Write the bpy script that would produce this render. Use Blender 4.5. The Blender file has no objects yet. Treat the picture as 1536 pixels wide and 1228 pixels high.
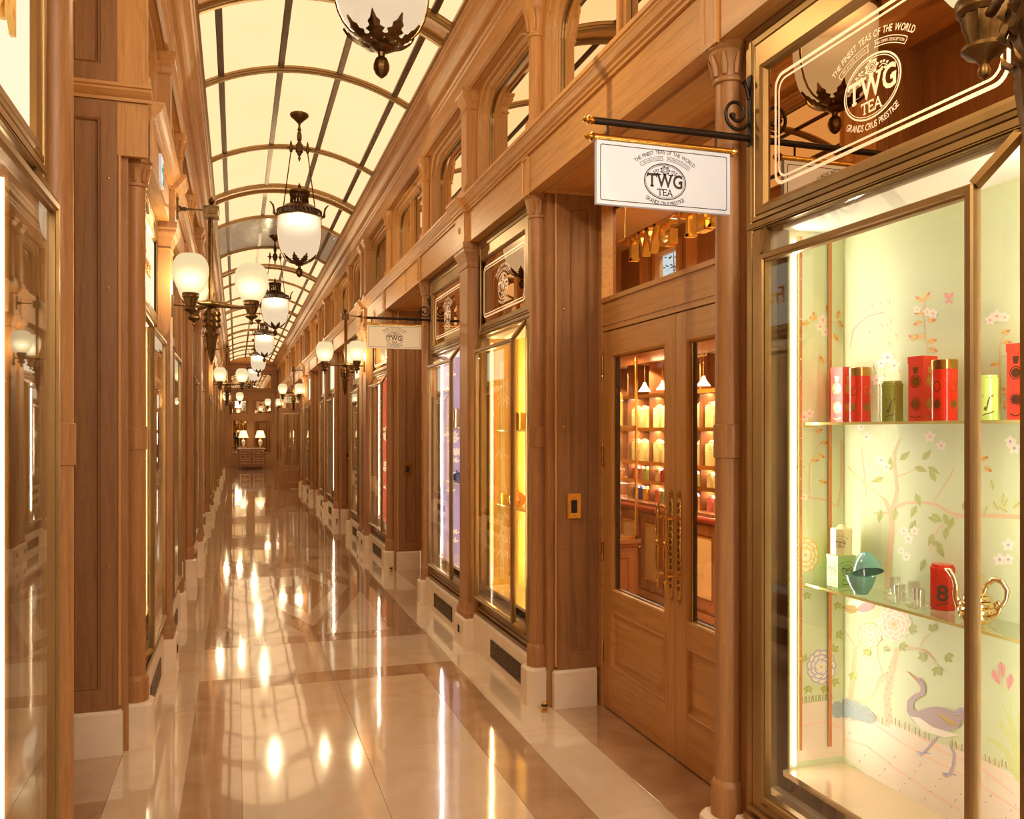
import bpy, bmesh, math, random
from mathutils import Vector, Matrix
random.seed(7)
S = bpy.context.scene
COL = S.collection
PI = math.pi
CX = 0.6                                   # middle of the arcade

# ------------------------------------------------------------------ camera
FPX = 1300.0
YAW = math.atan((768 - 354.5) / FPX)
cd = bpy.data.cameras.new('camera'); cam = bpy.data.objects.new('camera', cd); COL.objects.link(cam)
cam.location = (0, 0, 1.6); cam.rotation_euler = (PI / 2, 0, -YAW)
cd.sensor_width = 36; cd.lens = FPX / 1536 * 36
cd.shift_y = (645 - 614) / 1536
cd.clip_start = 0.05; cd.clip_end = 300
S.camera = cam
# ------------------------------------------------------------------ world, exposure
W = bpy.data.worlds.new('world'); S.world = W; W.use_nodes = True
W.node_tree.nodes['Background'].inputs[0].default_value = (1.0, 0.78, 0.5, 1)
W.node_tree.nodes['Background'].inputs[1].default_value = 0.25
S.view_settings.view_transform = 'Standard'; S.view_settings.look = 'None'
S.view_settings.gamma = 1; S.view_settings.use_curve_mapping = False
S.view_settings.exposure = 0.8
cy = S.cycles
cy.use_denoising = True; cy.max_bounces = 8; cy.diffuse_bounces = 3; cy.glossy_bounces = 5
cy.transmission_bounces = 4; cy.transparent_max_bounces = 16
cy.sample_clamp_indirect = 4.0; cy.sample_clamp_direct = 0; cy.caustics_reflective = False; cy.caustics_refractive = False
cy.blur_glossy = 0.5

# module table along the arcade (metres from the camera)
COLA = [-0.33, 4.82, 9.93, 15.5, 20.7, 26.1, 31.3]
PIL = [1.11, 6.28, 11.65, 17.0, 22.4, 27.7, 33.0]
COLB = [2.74, 7.91, 13.45, 18.6, 24.1, 29.3, 34.6]
YEND = 37.8; YBACK = -3.6

LIGHT_COL = (1.0, 0.785, 0.44)
LANTERN_W = 100; GLOBE_W = 32
def light(name, typ, loc, energy, size=0.1, size_y=None, col=LIGHT_COL, rot=(0, 0, 0)):
    d = bpy.data.lights.new(name, typ); d.energy = energy; d.color = col
    if typ == 'AREA':
        d.shape = 'RECTANGLE' if size_y else 'SQUARE'; d.size = size
        if size_y: d.size_y = size_y
    elif typ in ('POINT', 'SPOT'): d.shadow_soft_size = size
    o = bpy.data.objects.new(name, d); COL.objects.link(o); o.location = loc; o.rotation_euler = rot
    return o

# added neutral fill light, out of view above and behind the camera
light('rear_fill_light', 'AREA', (CX, -2.2, 4.0), 95, 1.4, 1.2, (1.0, .90, .76), (math.radians(52), 0, 0))
# ------------------------------------------------------------------ materials
def s2l(c):
    return tuple(((v / 255) / 12.92 if v / 255 <= 0.04045 else ((v / 255 + 0.055) / 1.055) ** 2.4) for v in c)
def new_mat(name):
    m = bpy.data.materials.new(name); m.use_nodes = True
    nt = m.node_tree; return m, nt, nt.nodes['Principled BSDF'], nt.nodes['Material Output']
def plain(name, rgb, rough=0.5, metal=0.0, spec=0.5, vary=0.06, scale=6.0, bump=0.0, bscale=80, coat=0.0, emit=None, es=0.0):
    m, nt, b, out = new_mat(name); c = s2l(rgb)
    tc = nt.nodes.new('ShaderNodeTexCoord'); n = nt.nodes.new('ShaderNodeTexNoise')
    n.inputs['Scale'].default_value = scale; n.inputs['Detail'].default_value = 4
    nt.links.new(tc.outputs['Object'], n.inputs['Vector'])
    r = nt.nodes.new('ShaderNodeValToRGB'); nt.links.new(n.outputs['Fac'], r.inputs['Fac'])
    r.color_ramp.elements[0].position = 0.3; r.color_ramp.elements[1].position = 0.7
    r.color_ramp.elements[0].color = tuple(max(0, v * (1 - vary)) for v in c) + (1,)
    r.color_ramp.elements[1].color = tuple(min(1, v * (1 + vary)) for v in c) + (1,)
    nt.links.new(r.outputs[0], b.inputs['Base Color'])
    b.inputs['Roughness'].default_value = rough; b.inputs['Metallic'].default_value = metal
    b.inputs['Specular IOR Level'].default_value = spec
    if coat: b.inputs['Coat Weight'].default_value = coat; b.inputs['Coat Roughness'].default_value = 0.1
    if emit: b.inputs['Emission Color'].default_value = s2l(emit) + (1,); b.inputs['Emission Strength'].default_value = es
    if bump:
        n2 = nt.nodes.new('ShaderNodeTexNoise'); n2.inputs['Scale'].default_value = bscale
        nt.links.new(tc.outputs['Object'], n2.inputs['Vector'])
        bp = nt.nodes.new('ShaderNodeBump'); bp.inputs['Strength'].default_value = bump; bp.inputs['Distance'].default_value = 0.002
        nt.links.new(n2.outputs['Fac'], bp.inputs['Height']); nt.links.new(bp.outputs[0], b.inputs['Normal'])
    return m
def oak(name, rgb, axis='z', cer=0.25, rough=0.42):
    """oak with long grain along one axis and pale filled pores"""
    m, nt, b, out = new_mat(name); c = s2l(rgb); L = nt.links
    tc = nt.nodes.new('ShaderNodeTexCoord'); mp = nt.nodes.new('ShaderNodeMapping')
    sc = {'z': (38, 38, 2.2), 'y': (38, 2.2, 38), 'x': (2.2, 38, 38)}[axis]
    mp.inputs['Scale'].default_value = sc; L.new(tc.outputs['Object'], mp.inputs['Vector'])
    oi = nt.nodes.new('ShaderNodeObjectInfo'); ad = nt.nodes.new('ShaderNodeVectorMath'); ad.operation = 'ADD'
    mu = nt.nodes.new('ShaderNodeMath'); mu.operation = 'MULTIPLY'; mu.inputs[1].default_value = 37.0
    L.new(oi.outputs['Random'], mu.inputs[0]); L.new(mp.outputs[0], ad.inputs[0]); L.new(mu.outputs[0], ad.inputs[1])
    n = nt.nodes.new('ShaderNodeTexNoise'); n.inputs['Scale'].default_value = 1.0; n.inputs['Detail'].default_value = 6; n.inputs['Roughness'].default_value = 0.62
    n.inputs['Distortion'].default_value = 0.6
    L.new(ad.outputs[0], n.inputs['Vector'])
    r = nt.nodes.new('ShaderNodeValToRGB'); L.new(n.outputs['Fac'], r.inputs['Fac'])
    e = r.color_ramp.elements; e[0].position = 0.28; e[1].position = 0.72
    e[0].color = (c[0] * .74, c[1] * .69, c[2] * .62, 1); e[1].color = (c[0] * 1.12, c[1] * 1.11, c[2] * 1.08, 1)
    mid = r.color_ramp.elements.new(0.5); mid.color = c + (1,)
    # cerused pores
    mp2 = nt.nodes.new('ShaderNodeMapping'); mp2.inputs['Scale'].default_value = tuple(v * 4.5 if v > 5 else v * 6 for v in sc)
    L.new(tc.outputs['Object'], mp2.inputs['Vector'])
    n2 = nt.nodes.new('ShaderNodeTexNoise'); n2.inputs['Scale'].default_value = 1.0; n2.inputs['Detail'].default_value = 2
    L.new(mp2.outputs[0], n2.inputs['Vector'])
    r2 = nt.nodes.new('ShaderNodeValToRGB'); r2.color_ramp.elements[0].position = 0.56; r2.color_ramp.elements[1].position = 0.72
    r2.color_ramp.elements[1].color = (cer, cer, cer, 1)
    L.new(n2.outputs['Fac'], r2.inputs['Fac'])
    mx = nt.nodes.new('ShaderNodeMixRGB'); L.new(r2.outputs[0], mx.inputs[0]); L.new(r.outputs[0], mx.inputs[1])
    mx.inputs[2].default_value = (c[0] * 1.5, c[1] * 1.55, c[2] * 1.8, 1)
    L.new(mx.outputs[0], b.inputs['Base Color'])
    b.inputs['Roughness'].default_value = rough; b.inputs['Specular IOR Level'].default_value = 0.4
    bp = nt.nodes.new('ShaderNodeBump'); bp.inputs['Strength'].default_value = 0.25; bp.inputs['Distance'].default_value = 0.001
    L.new(n.outputs['Fac'], bp.inputs['Height']); L.new(bp.outputs[0], b.inputs['Normal'])
    return m
def marble(name, rgb, vein, rough=0.085):
    m, nt, b, out = new_mat(name); L = nt.links; c = s2l(rgb); v = s2l(vein)
    tc = nt.nodes.new('ShaderNodeTexCoord'); oi = nt.nodes.new('ShaderNodeObjectInfo')
    mu = nt.nodes.new('ShaderNodeMath'); mu.operation = 'MULTIPLY'; mu.inputs[1].default_value = 53.0
    L.new(oi.outputs['Random'], mu.inputs[0]); ad = nt.nodes.new('ShaderNodeVectorMath')
    L.new(tc.outputs['Object'], ad.inputs[0]); L.new(mu.outputs[0], ad.inputs[1])
    n = nt.nodes.new('ShaderNodeTexNoise'); n.inputs['Scale'].default_value = 3.2; n.inputs['Detail'].default_value = 8; n.inputs['Distortion'].default_value = 1.4
    L.new(ad.outputs[0], n.inputs['Vector'])
    r = nt.nodes.new('ShaderNodeValToRGB'); L.new(n.outputs['Fac'], r.inputs['Fac'])
    e = r.color_ramp.elements; e[0].position = 0.3; e[0].color = v + (1,); e[1].position = 0.62; e[1].color = c + (1,)
    L.new(r.outputs[0], b.inputs['Base Color'])
    b.inputs['Roughness'].default_value = rough; b.inputs['Specular IOR Level'].default_value = 0.9
    b.inputs['Coat Weight'].default_value = 0.9; b.inputs['Coat Roughness'].default_value = 0.03
    n2 = nt.nodes.new('ShaderNodeTexNoise'); n2.inputs['Scale'].default_value = 2.2; n2.inputs['Detail'].default_value = 1
    L.new(tc.outputs['Object'], n2.inputs['Vector'])
    bp = nt.nodes.new('ShaderNodeBump'); bp.inputs['Strength'].default_value = 0.12; bp.inputs['Distance'].default_value = 0.01
    L.new(n2.outputs['Fac'], bp.inputs['Height'])
    L.new(bp.outputs[0], b.inputs['Coat Normal']); L.new(bp.outputs[0], b.inputs['Normal'])
    return m
def glass(name, tint=(1, 1, 1), base=0.05, rough=0.0, gtint=(1, 1, 1)):
    m, nt, b, out = new_mat(name); L = nt.links; nt.nodes.remove(b)
    t = nt.nodes.new('ShaderNodeBsdfTransparent'); t.inputs[0].default_value = tint + (1,)
    g = nt.nodes.new('ShaderNodeBsdfGlossy'); g.inputs['Roughness'].default_value = rough; g.inputs['Color'].default_value = gtint + (1,)
    lw = nt.nodes.new('ShaderNodeLayerWeight'); lw.inputs[0].default_value = 0.5
    p = nt.nodes.new('ShaderNodeMath'); p.operation = 'POWER'; p.inputs[1].default_value = 4.4; L.new(lw.outputs['Facing'], p.inputs[0])
    ma = nt.nodes.new('ShaderNodeMath'); ma.operation = 'MULTIPLY_ADD'; ma.inputs[1].default_value = 0.85; ma.inputs[2].default_value = base
    ma.use_clamp = True; L.new(p.outputs[0], ma.inputs[0])
    mx = nt.nodes.new('ShaderNodeMixShader'); L.new(ma.outputs[0], mx.inputs[0]); L.new(t.outputs[0], mx.inputs[1]); L.new(g.outputs[0], mx.inputs[2])
    L.new(mx.outputs[0], out.inputs[0]); return m
def mirror(name, tint, rough=0.0):
    m, nt, b, out = new_mat(name)
    b.inputs['Base Color'].default_value = s2l(tint) + (1,); b.inputs['Metallic'].default_value = 1; b.inputs['Roughness'].default_value = rough
    return m
def opal(name, rgb, strength, clear, zlamp, spread, hot):
    """lit opal glass: brightest next to the lamp inside, and lets part of its light out"""
    m, nt, b, out = new_mat(name); L = nt.links; nt.nodes.remove(b)
    tc = nt.nodes.new('ShaderNodeTexCoord'); sp = nt.nodes.new('ShaderNodeSeparateXYZ'); L.new(tc.outputs['Object'], sp.inputs[0])
    def mth(op, a_, b_=None):
        n = nt.nodes.new('ShaderNodeMath'); n.operation = op
        if isinstance(a_, (int, float)): n.inputs[0].default_value = a_
        else: L.new(a_, n.inputs[0])
        if b_ is not None:
            if isinstance(b_, (int, float)): n.inputs[1].default_value = b_
            else: L.new(b_, n.inputs[1])
        return n.outputs[0]
    d = mth('DIVIDE', mth('SUBTRACT', sp.outputs['Z'], zlamp), spread)
    g = mth('POWER', 2.718, mth('MULTIPLY', mth('MULTIPLY', d, d), -1.0))
    lw = nt.nodes.new('ShaderNodeLayerWeight'); lw.inputs[0].default_value = 0.5
    fc = mth('POWER', mth('SUBTRACT', 1.0, lw.outputs['Facing']), 2.5)
    st = mth('ADD', mth('MULTIPLY', mth('MULTIPLY', g, fc), hot), strength)
    e = nt.nodes.new('ShaderNodeEmission'); e.inputs[0].default_value = s2l(rgb) + (1,); L.new(st, e.inputs[1])
    t = nt.nodes.new('ShaderNodeBsdfTransparent'); mx = nt.nodes.new('ShaderNodeMixShader'); mx.inputs[0].default_value = clear
    L.new(e.outputs[0], mx.inputs[1]); L.new(t.outputs[0], mx.inputs[2])
    L.new(mx.outputs[0], out.inputs[0]); return m
def emis(name, rgb, strength, noise=0.0, nscale=1.5, boost=(1, 1, 1)):
    m, nt, b, out = new_mat(name); L = nt.links; nt.nodes.remove(b)
    e = nt.nodes.new('ShaderNodeEmission'); c = tuple(a * b for a, b in zip(s2l(rgb), boost)); e.inputs[1].default_value = strength; e.inputs[0].default_value = c + (1,)
    if noise:
        tc = nt.nodes.new('ShaderNodeTexCoord'); n = nt.nodes.new('ShaderNodeTexNoise'); n.inputs['Scale'].default_value = nscale
        L.new(tc.outputs['Object'], n.inputs['Vector']); r = nt.nodes.new('ShaderNodeValToRGB')
        r.color_ramp.elements[0].position = .3; r.color_ramp.elements[1].position = .7
        r.color_ramp.elements[0].color = (c[0] * (1 - noise * .3), c[1] * (1 - noise), c[2] * (1 - noise * 1.6), 1); r.color_ramp.elements[1].color = c + (1,)
        L.new(n.outputs['Fac'], r.inputs[0]); L.new(r.outputs[0], e.inputs[0])
    L.new(e.outputs[0], out.inputs[0]); return m

OAK = (198, 144, 84)
M = {}
M['oak'] = oak('oak_upright', OAK, 'z'); M['oak_long'] = oak('oak_lengthwise', OAK, 'y'); M['oak_cross'] = oak('oak_crosswise', OAK, 'x')
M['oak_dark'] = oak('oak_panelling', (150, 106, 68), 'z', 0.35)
M['oak_col'] = oak('oak_of_columns', (170, 120, 74), 'z', .4)
M['grille'] = plain('grille_bronze', (130, 108, 84), .4, .6)
M['brass'] = plain('antique_brass', (158, 126, 80), 0.38, 0.7, vary=.12, scale=3)
M['bronze'] = plain('dark_bronze', (96, 70, 38), 0.38, 0.85, vary=.3, scale=40, bump=.3)
M['gilt'] = plain('gilt_brass', (224, 178, 98), 0.22, 1.0, vary=.1, scale=30)
M['iron'] = plain('black_iron', (40, 28, 20), 0.5, 0.6)
M['black'] = plain('black_gap', (14, 11, 9), 0.6)
M['cream'] = marble('cream_marble', (236, 214, 190), (226, 200, 170)); M['taupe'] = marble('taupe_marble', (198, 162, 128), (178, 140, 108))
M['stone'] = plain('plinth_limestone', (236, 216, 192), 0.28, vary=.05, scale=9)
M['glass'] = glass('clear_glass', base=.04); M['glass_edge'] = plain('glass_shelf_edge', (190, 180, 110), 0.1, 0.3, emit=(220, 170, 80), es=0.15)
M['shelf'] = glass('shelf_glass', (0.93, 0.97, 0.9), 0.10)
M['mirror'] = mirror('bronze_mirror', (204, 168, 124)); M['mirror2'] = mirror('clear_mirror', (236, 222, 196))
M['vault'] = emis('lit_vault_glass', (254, 235, 180), 0.62, 0.03, 1.3, boost=(1.3, .97, .90))
M['vault_grey'] = plain('faint_glow_vault_glass', (165, 150, 130), 0.08, 0.0, vary=.25, scale=14, bump=1.0, bscale=18, emit=(150, 130, 105), es=0.25)  # grey vault glass with a faint glow of its own put in
M['opal'] = opal('opal_globe_glass', (255, 228, 172), .54, 0.2, 2.572, .055, 1.0)
M['opal2'] = opal('opal_bowl_glass', (255, 226, 186), .50, 0.2, 3.60, .07, 1.3)
M['bulb'] = emis('lamp_bulb', (255, 225, 160), 14.0)
M['led'] = emis('led_strip', (255, 240, 205), 3.0); M['led_warm'] = emis('led_strip_warm', (255, 214, 130), 2.2)
M['lum'] = emis('backlit_cream_panel', (255, 236, 200), .66)
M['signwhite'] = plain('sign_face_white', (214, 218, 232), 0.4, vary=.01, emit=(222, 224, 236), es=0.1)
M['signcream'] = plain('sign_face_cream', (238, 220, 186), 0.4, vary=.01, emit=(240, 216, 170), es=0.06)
M['ink'] = plain('sign_ink', (34, 26, 26), 0.5); M['inkbrown'] = plain('sign_ink_brown', (96, 60, 36), 0.5)
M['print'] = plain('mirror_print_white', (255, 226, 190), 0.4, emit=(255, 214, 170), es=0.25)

# ------------------------------------------------------------------ mesh builder
class MB:
    """collects shapes; s = -1 builds the same thing mirrored for the left wall"""
    def __init__(self, s=1, o=(0, 0, 0)):
        self.v = []; self.f = []; self.mi = []; self.sm = []; self.s = s; self.o = o
    def P(self, p):
        x = p[0] if self.s > 0 else 2 * CX - p[0]
        return (x - self.o[0], p[1] - self.o[1], p[2] - self.o[2])
    def add(self, vs, fs, mi=0, sm=False):
        b = len(self.v); self.v += [self.P(p) for p in vs]
        for f in fs:
            g = [b + i for i in f]
            if self.s < 0: g.reverse()
            self.f.append(g); self.mi.append(mi); self.sm.append(sm)
    def box(self, x0, x1, y0, y1, z0, z1, mi=0):
        if x0 > x1: x0, x1 = x1, x0
        if y0 > y1: y0, y1 = y1, y0
        if z0 > z1: z0, z1 = z1, z0
        v = [(x0, y0, z0), (x1, y0, z0), (x1, y1, z0), (x0, y1, z0), (x0, y0, z1), (x1, y0, z1), (x1, y1, z1), (x0, y1, z1)]
        self.add(v, [(0, 3, 2, 1), (4, 5, 6, 7), (0, 1, 5, 4), (1, 2, 6, 5), (2, 3, 7, 6), (3, 0, 4, 7)], mi)
    def prism(self, poly, axis, a0, a1, mi=0, sm=False):
        """axis y: poly in (x,z); z: (x,y); x: (y,z)"""
        n = len(poly)
        def q(p, a): return {'y': (p[0], a, p[1]), 'z': (p[0], p[1], a), 'x': (a, p[0], p[1])}[axis]
        v = [q(p, a0) for p in poly] + [q(p, a1) for p in poly]
        self.add(v, [list(range(n))[::-1], [n + i for i in range(n)]], mi)
        self.add(v, [(i, (i + 1) % n, n + (i + 1) % n, n + i) for i in range(n)], mi, sm)
    def lathe(self, prof, cx, cy, n=20, mi=0, sm=True, a0=0.0, sx=1, sy=1, flute=0, fd=0.0):
        v = []
        for r, z in prof:
            for i in range(n):
                a = a0 + 2 * PI * i / n; rr = r * (1 - (fd if (flute and i % 2) else 0))
                v.append((cx + rr * math.cos(a) * sx, cy + rr * math.sin(a) * sy, z))
        f = []
        for k in range(len(prof) - 1):
            for i in range(n):
                j = (i + 1) % n; f.append((k * n + i, k * n + j, (k + 1) * n + j, (k + 1) * n + i))
        self.add(v, f, mi, sm)
        self.add(v, [list(range(n))[::-1], [(len(prof) - 1) * n + i for i in range(n)]], mi)
    def tube(self, pts, r, n=8, mi=0, sm=True, cap=True):
        pts = [Vector(p) for p in pts]; R = r if isinstance(r, (list, tuple)) else [r] * len(pts)
        v = []; up = Vector((0, 0, 1)); last = None
        for i, p in enumerate(pts):
            d = (pts[min(i + 1, len(pts) - 1)] - pts[max(i - 1, 0)]).normalized()
            if last is None:
                a = up if abs(d.dot(up)) < 0.95 else Vector((1, 0, 0)); u = d.cross(a).normalized()
            else: u = (last - d * last.dot(d)).normalized()
            last = u; w = d.cross(u)
            for k in range(n):
                t = 2 * PI * k / n; q = p + (u * math.cos(t) + w * math.sin(t)) * R[i]; v.append(tuple(q))
        f = []
        for i in range(len(pts) - 1):
            for k in range(n):
                j = (k + 1) % n; f.append((i * n + k, i * n + j, (i + 1) * n + j, (i + 1) * n + k))
        self.add(v, f, mi, sm)
        if cap: self.add(v, [list(range(n))[::-1], [(len(pts) - 1) * n + k for k in range(n)]], mi)
    def beam(self, p, q, w, h=None, mi=0):
        p = Vector(p); q = Vector(q); h = h or w; d = (q - p).normalized()
        a = Vector((1, 0, 0)) if abs(d.x) < .9 else Vector((0, 1, 0)); u = d.cross(a).normalized(); t = d.cross(u)
        v = []
        for c in (p, q):
            for su, sv in ((-1, -1), (1, -1), (1, 1), (-1, 1)): v.append(tuple(c + u * su * w / 2 + t * sv * h / 2))
        self.add(v, [(3, 2, 1, 0), (4, 5, 6, 7), (0, 1, 5, 4), (1, 2, 6, 5), (2, 3, 7, 6), (3, 0, 4, 7)], mi)
    def loft(self, loops, mi=0, sm=False, cap=False, cap0=False, mis=None):
        n = len(loops[0]); v = [p for l in loops for p in l]
        for k in range(len(loops) - 1):
            self.add(v, [(k * n + i, k * n + (i + 1) % n, (k + 1) * n + (i + 1) % n, (k + 1) * n + i) for i in range(n)], mis[k] if mis else mi, sm)
        if cap: self.add(loops[-1], [list(range(n))], mi)
        if cap0: self.add(loops[0], [list(range(n))[::-1]], mi)
    def rectloft(self, rects, mi=0, cap=False, plane='x', mis=None):
        """rects: (a0,a1,z0,z1,depth) -- mitred moulded frame on a wall; plane x: a is y, plane y: a is x"""
        L = []
        for a0, a1, z0, z1, d in rects:
            c = [(a0, z0), (a1, z0), (a1, z1), (a0, z1)]
            L.append([(d, a, z) if plane == 'x' else (a, d, z) for a, z in c])
        self.loft(L, mi, cap=cap, mis=mis)
    def sweep(self, prof, y0, y1, mi=0, sm=False, caps=True):
        """closed (x,z) profile along y"""
        self.prism(prof, 'y', y0, y1, mi, sm)
    def build(self, name, mats, parent=None, smooth_angle=None, recalc=False):
        me = bpy.data.meshes.new(name); me.from_pydata(self.v, [], self.f)
        if not isinstance(mats, (list, tuple)): mats = [mats]
        for m in mats: me.materials.append(M[m] if isinstance(m, str) else m)
        me.polygons.foreach_set('material_index', self.mi); me.polygons.foreach_set('use_smooth', self.sm)
        if any(self.sm): me.set_sharp_from_angle(angle=math.radians(38))
        me.update()
        ob = bpy.data.objects.new(name, me); COL.objects.link(ob)
        if parent is not None: ob.parent = parent
        return ob

def wx(s, a, z=None): return (CX + s * (a - CX))
def thing(name, label, cat, loc=(0, 0, 0), rot=0, group=None):
    o = bpy.data.objects.new(name, None); COL.objects.link(o); o.location = loc; o.rotation_euler = (0, 0, rot)
    o.empty_display_size = 0.1; o['label'] = label; o['category'] = cat
    if group: o['group'] = group
    return o
def tag(o, label, cat, group=None):
    o['label'] = label; o['category'] = cat
    if group: o['group'] = group
    return o
def struct(name, loc=(0, 0, 0)):
    o = bpy.data.objects.new(name, None); COL.objects.link(o); o.location = loc; o['kind'] = 'structure'; return o
def dup(root, loc, rot=None, label=None):
    r = root.copy(); COL.objects.link(r); r.location = loc
    if rot is not None: r.rotation_euler = (0, 0, rot)
    if label: r['label'] = label
    for ch in list(root.children):
        c = ch.copy(); COL.objects.link(c); c.parent = r
        for g in ch.children:
            d = g.copy(); COL.objects.link(d); d.parent = c
            
    return r
ORD = ['', 'first', 'second', 'third', 'fourth', 'fifth', 'sixth', 'seventh', 'eighth', 'ninth', 'tenth', 'eleventh', 'twelfth', 'thirteenth', 'fourteenth', 'fifteenth', 'sixteenth', 'seventeenth', 'eighteenth', 'nineteenth', 'twentieth', 'last but one', 'last', 'last']
SIDE = {1: 'right', -1: 'left'}

# ------------------------------------------------------------------ text
_gl = {}
def glyph(ch, bold=0.0):
    k = (ch, bold)
    if k in _gl: return _gl[k]
    cu = bpy.data.curves.new('t', 'FONT'); cu.body = ch; cu.size = 1.0; cu.offset = bold; cu.resolution_u = 3
    ob = bpy.data.objects.new('t', cu); COL.objects.link(ob)
    dg = bpy.context.evaluated_depsgraph_get(); me = bpy.data.meshes.new_from_object(ob.evaluated_get(dg))
    vs = [(v.co.x, v.co.y) for v in me.vertices]; fs = [tuple(p.vertices) for p in me.polygons]
    bpy.data.objects.remove(ob); bpy.data.curves.remove(cu); bpy.data.meshes.remove(me)
    if vs:
        x0 = min(v[0] for v in vs); x1 = max(v[0] for v in vs)
    else: x0, x1 = 0, 0.28
    _gl[k] = (vs, fs, x0, x1); return _gl[k]
SERIF = {'T': [(.5, 0, .42)], 'W': [(.12, .7, .30), (.5, .7, .2), (.88, .7, .30)], 'E': [], 'A': [(.1, 0, .3), (.9, 0, .3)], 'G': [(.86, .33, .32)], 'H': [], 'N': []}
class Frame:
    """a flat drawing plane: origin, right vector, up vector, outward normal"""
    def __init__(self, c, u, v, n): self.c, self.u, self.v, self.n = Vector(c), Vector(u), Vector(v), Vector(n)
    def p(self, x, y, d=0): return tuple(self.c + self.u * x + self.v * y + self.n * d)
def put2d(mb, fr, vs, fs, d, th=0.0, mi=0):
    mb.add([fr.p(x, y, d) for x, y in vs], fs, mi)
    if th:
        # extruded side walls from boundary edges
        from collections import Counter
        cnt = Counter(); dirn = {}
        for f in fs:
            for i in range(len(f)):
                a, b = f[i], f[(i + 1) % len(f)]; k = (min(a, b), max(a, b)); cnt[k] += 1; dirn[k] = (a, b)
        for k, c in cnt.items():
            if c == 1:
                a, b = dirn[k]; A, B = vs[a], vs[b]
                mb.add([fr.p(*A, d), fr.p(*B, d), fr.p(*B, d - th), fr.p(*A, d - th)], [(0, 3, 2, 1)], mi)
        mb.add([fr.p(x, y, d - th) for x, y in vs], [tuple(reversed(f)) for f in fs], mi)
def word_layout(t, size, gap, bold):
    out = []; x = 0
    for ch in t:
        vs, fs, x0, x1 = glyph(ch, bold)
        w = (x1 - x0) * size
        out.append((ch, x, w)); x += w + gap * size
    return out, x - gap * size
def text(mb, fr, t, size, d=0.0, gap=0.09, bold=0.0, th=0.0, mi=0, arc=None, serif=False, sx=1.0, cx=0, cyy=0, tilt=0):
    """arc=(radius, centre_y, up) puts the word on a circle"""
    lay, tot = word_layout(t, size, gap, bold); tot *= sx
    for ch, x, w in lay:
        if ch == ' ': continue
        vs, fs, x0, x1 = glyph(ch, bold)
        pts = [((vx - x0) * size * sx, vy * size) for vx, vy in vs]; F = list(fs)
        if serif and ch in SERIF:
            H = 0.70 * size; W_ = w * sx
            for fx, fy, fw in SERIF[ch]:
                bx = fx * W_; by = H * (fy / .7) if fy == .7 else fy * size; hw = fw * W_ / 2; t_ = size * .07
                yy = by - t_ if fy == .7 else by
                b = len(pts); pts += [(bx - hw, yy), (bx + hw, yy), (bx + hw, yy + t_), (bx - hw, yy + t_)]; F.append((b, b + 1, b + 2, b + 3))
            if ch in 'TE':
                for fx in ((0.0, 1.0) if ch == 'T' else (1.0,)):
                    for yy in ((H,) if ch == 'T' else (H, 0)):
                        b = len(pts); sg = 1 if yy == 0 else -1; xx = fx * W_
                        pts += [(xx - size * .035, yy), (xx + size * .035, yy), (xx + size * .035, yy + sg * size * .2), (xx - size * .035, yy + sg * size * .2)]
                        F.append((b, b + 1, b + 2, b + 3))
        out = []
        if arc:
            R, yc, up = arc; mid = (x + w / 2) * sx - tot / 2
            a = mid / R
            for px, py in pts:
                lx = px - w * sx / 2
                if up: rr = R + py; ca, sa = math.cos(a), math.sin(a); out.append((rr * sa + lx * ca, yc + rr * ca - lx * sa))
                else:
                    rr = R - py; ca, sa = math.cos(a), math.sin(a); out.append((rr * sa + lx * ca, yc - rr * ca + lx * sa))
        else: out = [(px + x * sx - tot / 2, py) for px, py in pts]
        out = [(cx + a_, cyy + b_) for a_, b_ in out]
        put2d(mb, fr, out, F, d, th, mi)
def ring2d(mb, fr, pts_o, pts_i, d, mi=0):
    n = len(pts_o); mb.add([fr.p(x, y, d) for x, y in pts_o] + [fr.p(x, y, d) for x, y in pts_i], [(i, (i + 1) % n, n + (i + 1) % n, n + i) for i in range(n)], mi)
def ell(a, b, n=36, cx=0, cyy=0): return [(cx + a * math.cos(2 * PI * i / n), cyy + b * math.sin(2 * PI * i / n)) for i in range(n)]
def rrect(w, h, r, n=6, cx=0, cyy=0):
    o = []
    for qx, qy, a0 in ((w / 2 - r, h / 2 - r, 0), (-w / 2 + r, h / 2 - r, PI / 2), (-w / 2 + r, -h / 2 + r, PI), (w / 2 - r, -h / 2 + r, 1.5 * PI)):
        for i in range(n + 1):
            a = a0 + PI / 2 * i / n; o.append((cx + qx + r * math.cos(a), cyy + qy + r * math.sin(a)))
    return o
def ribbon2d(mb, fr, pts, w, d, mi=0):
    """a flat painted stroke; w may be a list"""
    n = len(pts); Wd = w if isinstance(w, (list, tuple)) else [w] * n; L = []; R = []
    for i in range(n):
        ax, ay = pts[max(0, i - 1)]; bx, by = pts[min(n - 1, i + 1)]; dx, dy = bx - ax, by - ay; l = math.hypot(dx, dy) or 1
        nx, ny = -dy / l, dx / l; L.append((pts[i][0] + nx * Wd[i] / 2, pts[i][1] + ny * Wd[i] / 2)); R.append((pts[i][0] - nx * Wd[i] / 2, pts[i][1] - ny * Wd[i] / 2))
    mb.add([fr.p(x, y, d) for x, y in L + R], [(i, n + i, n + i + 1, i + 1) for i in range(n - 1)], mi)
def poly2d(mb, fr, pts, d, mi=0): mb.add([fr.p(x, y, d) for x, y in pts], [list(range(len(pts)))], mi)
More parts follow.
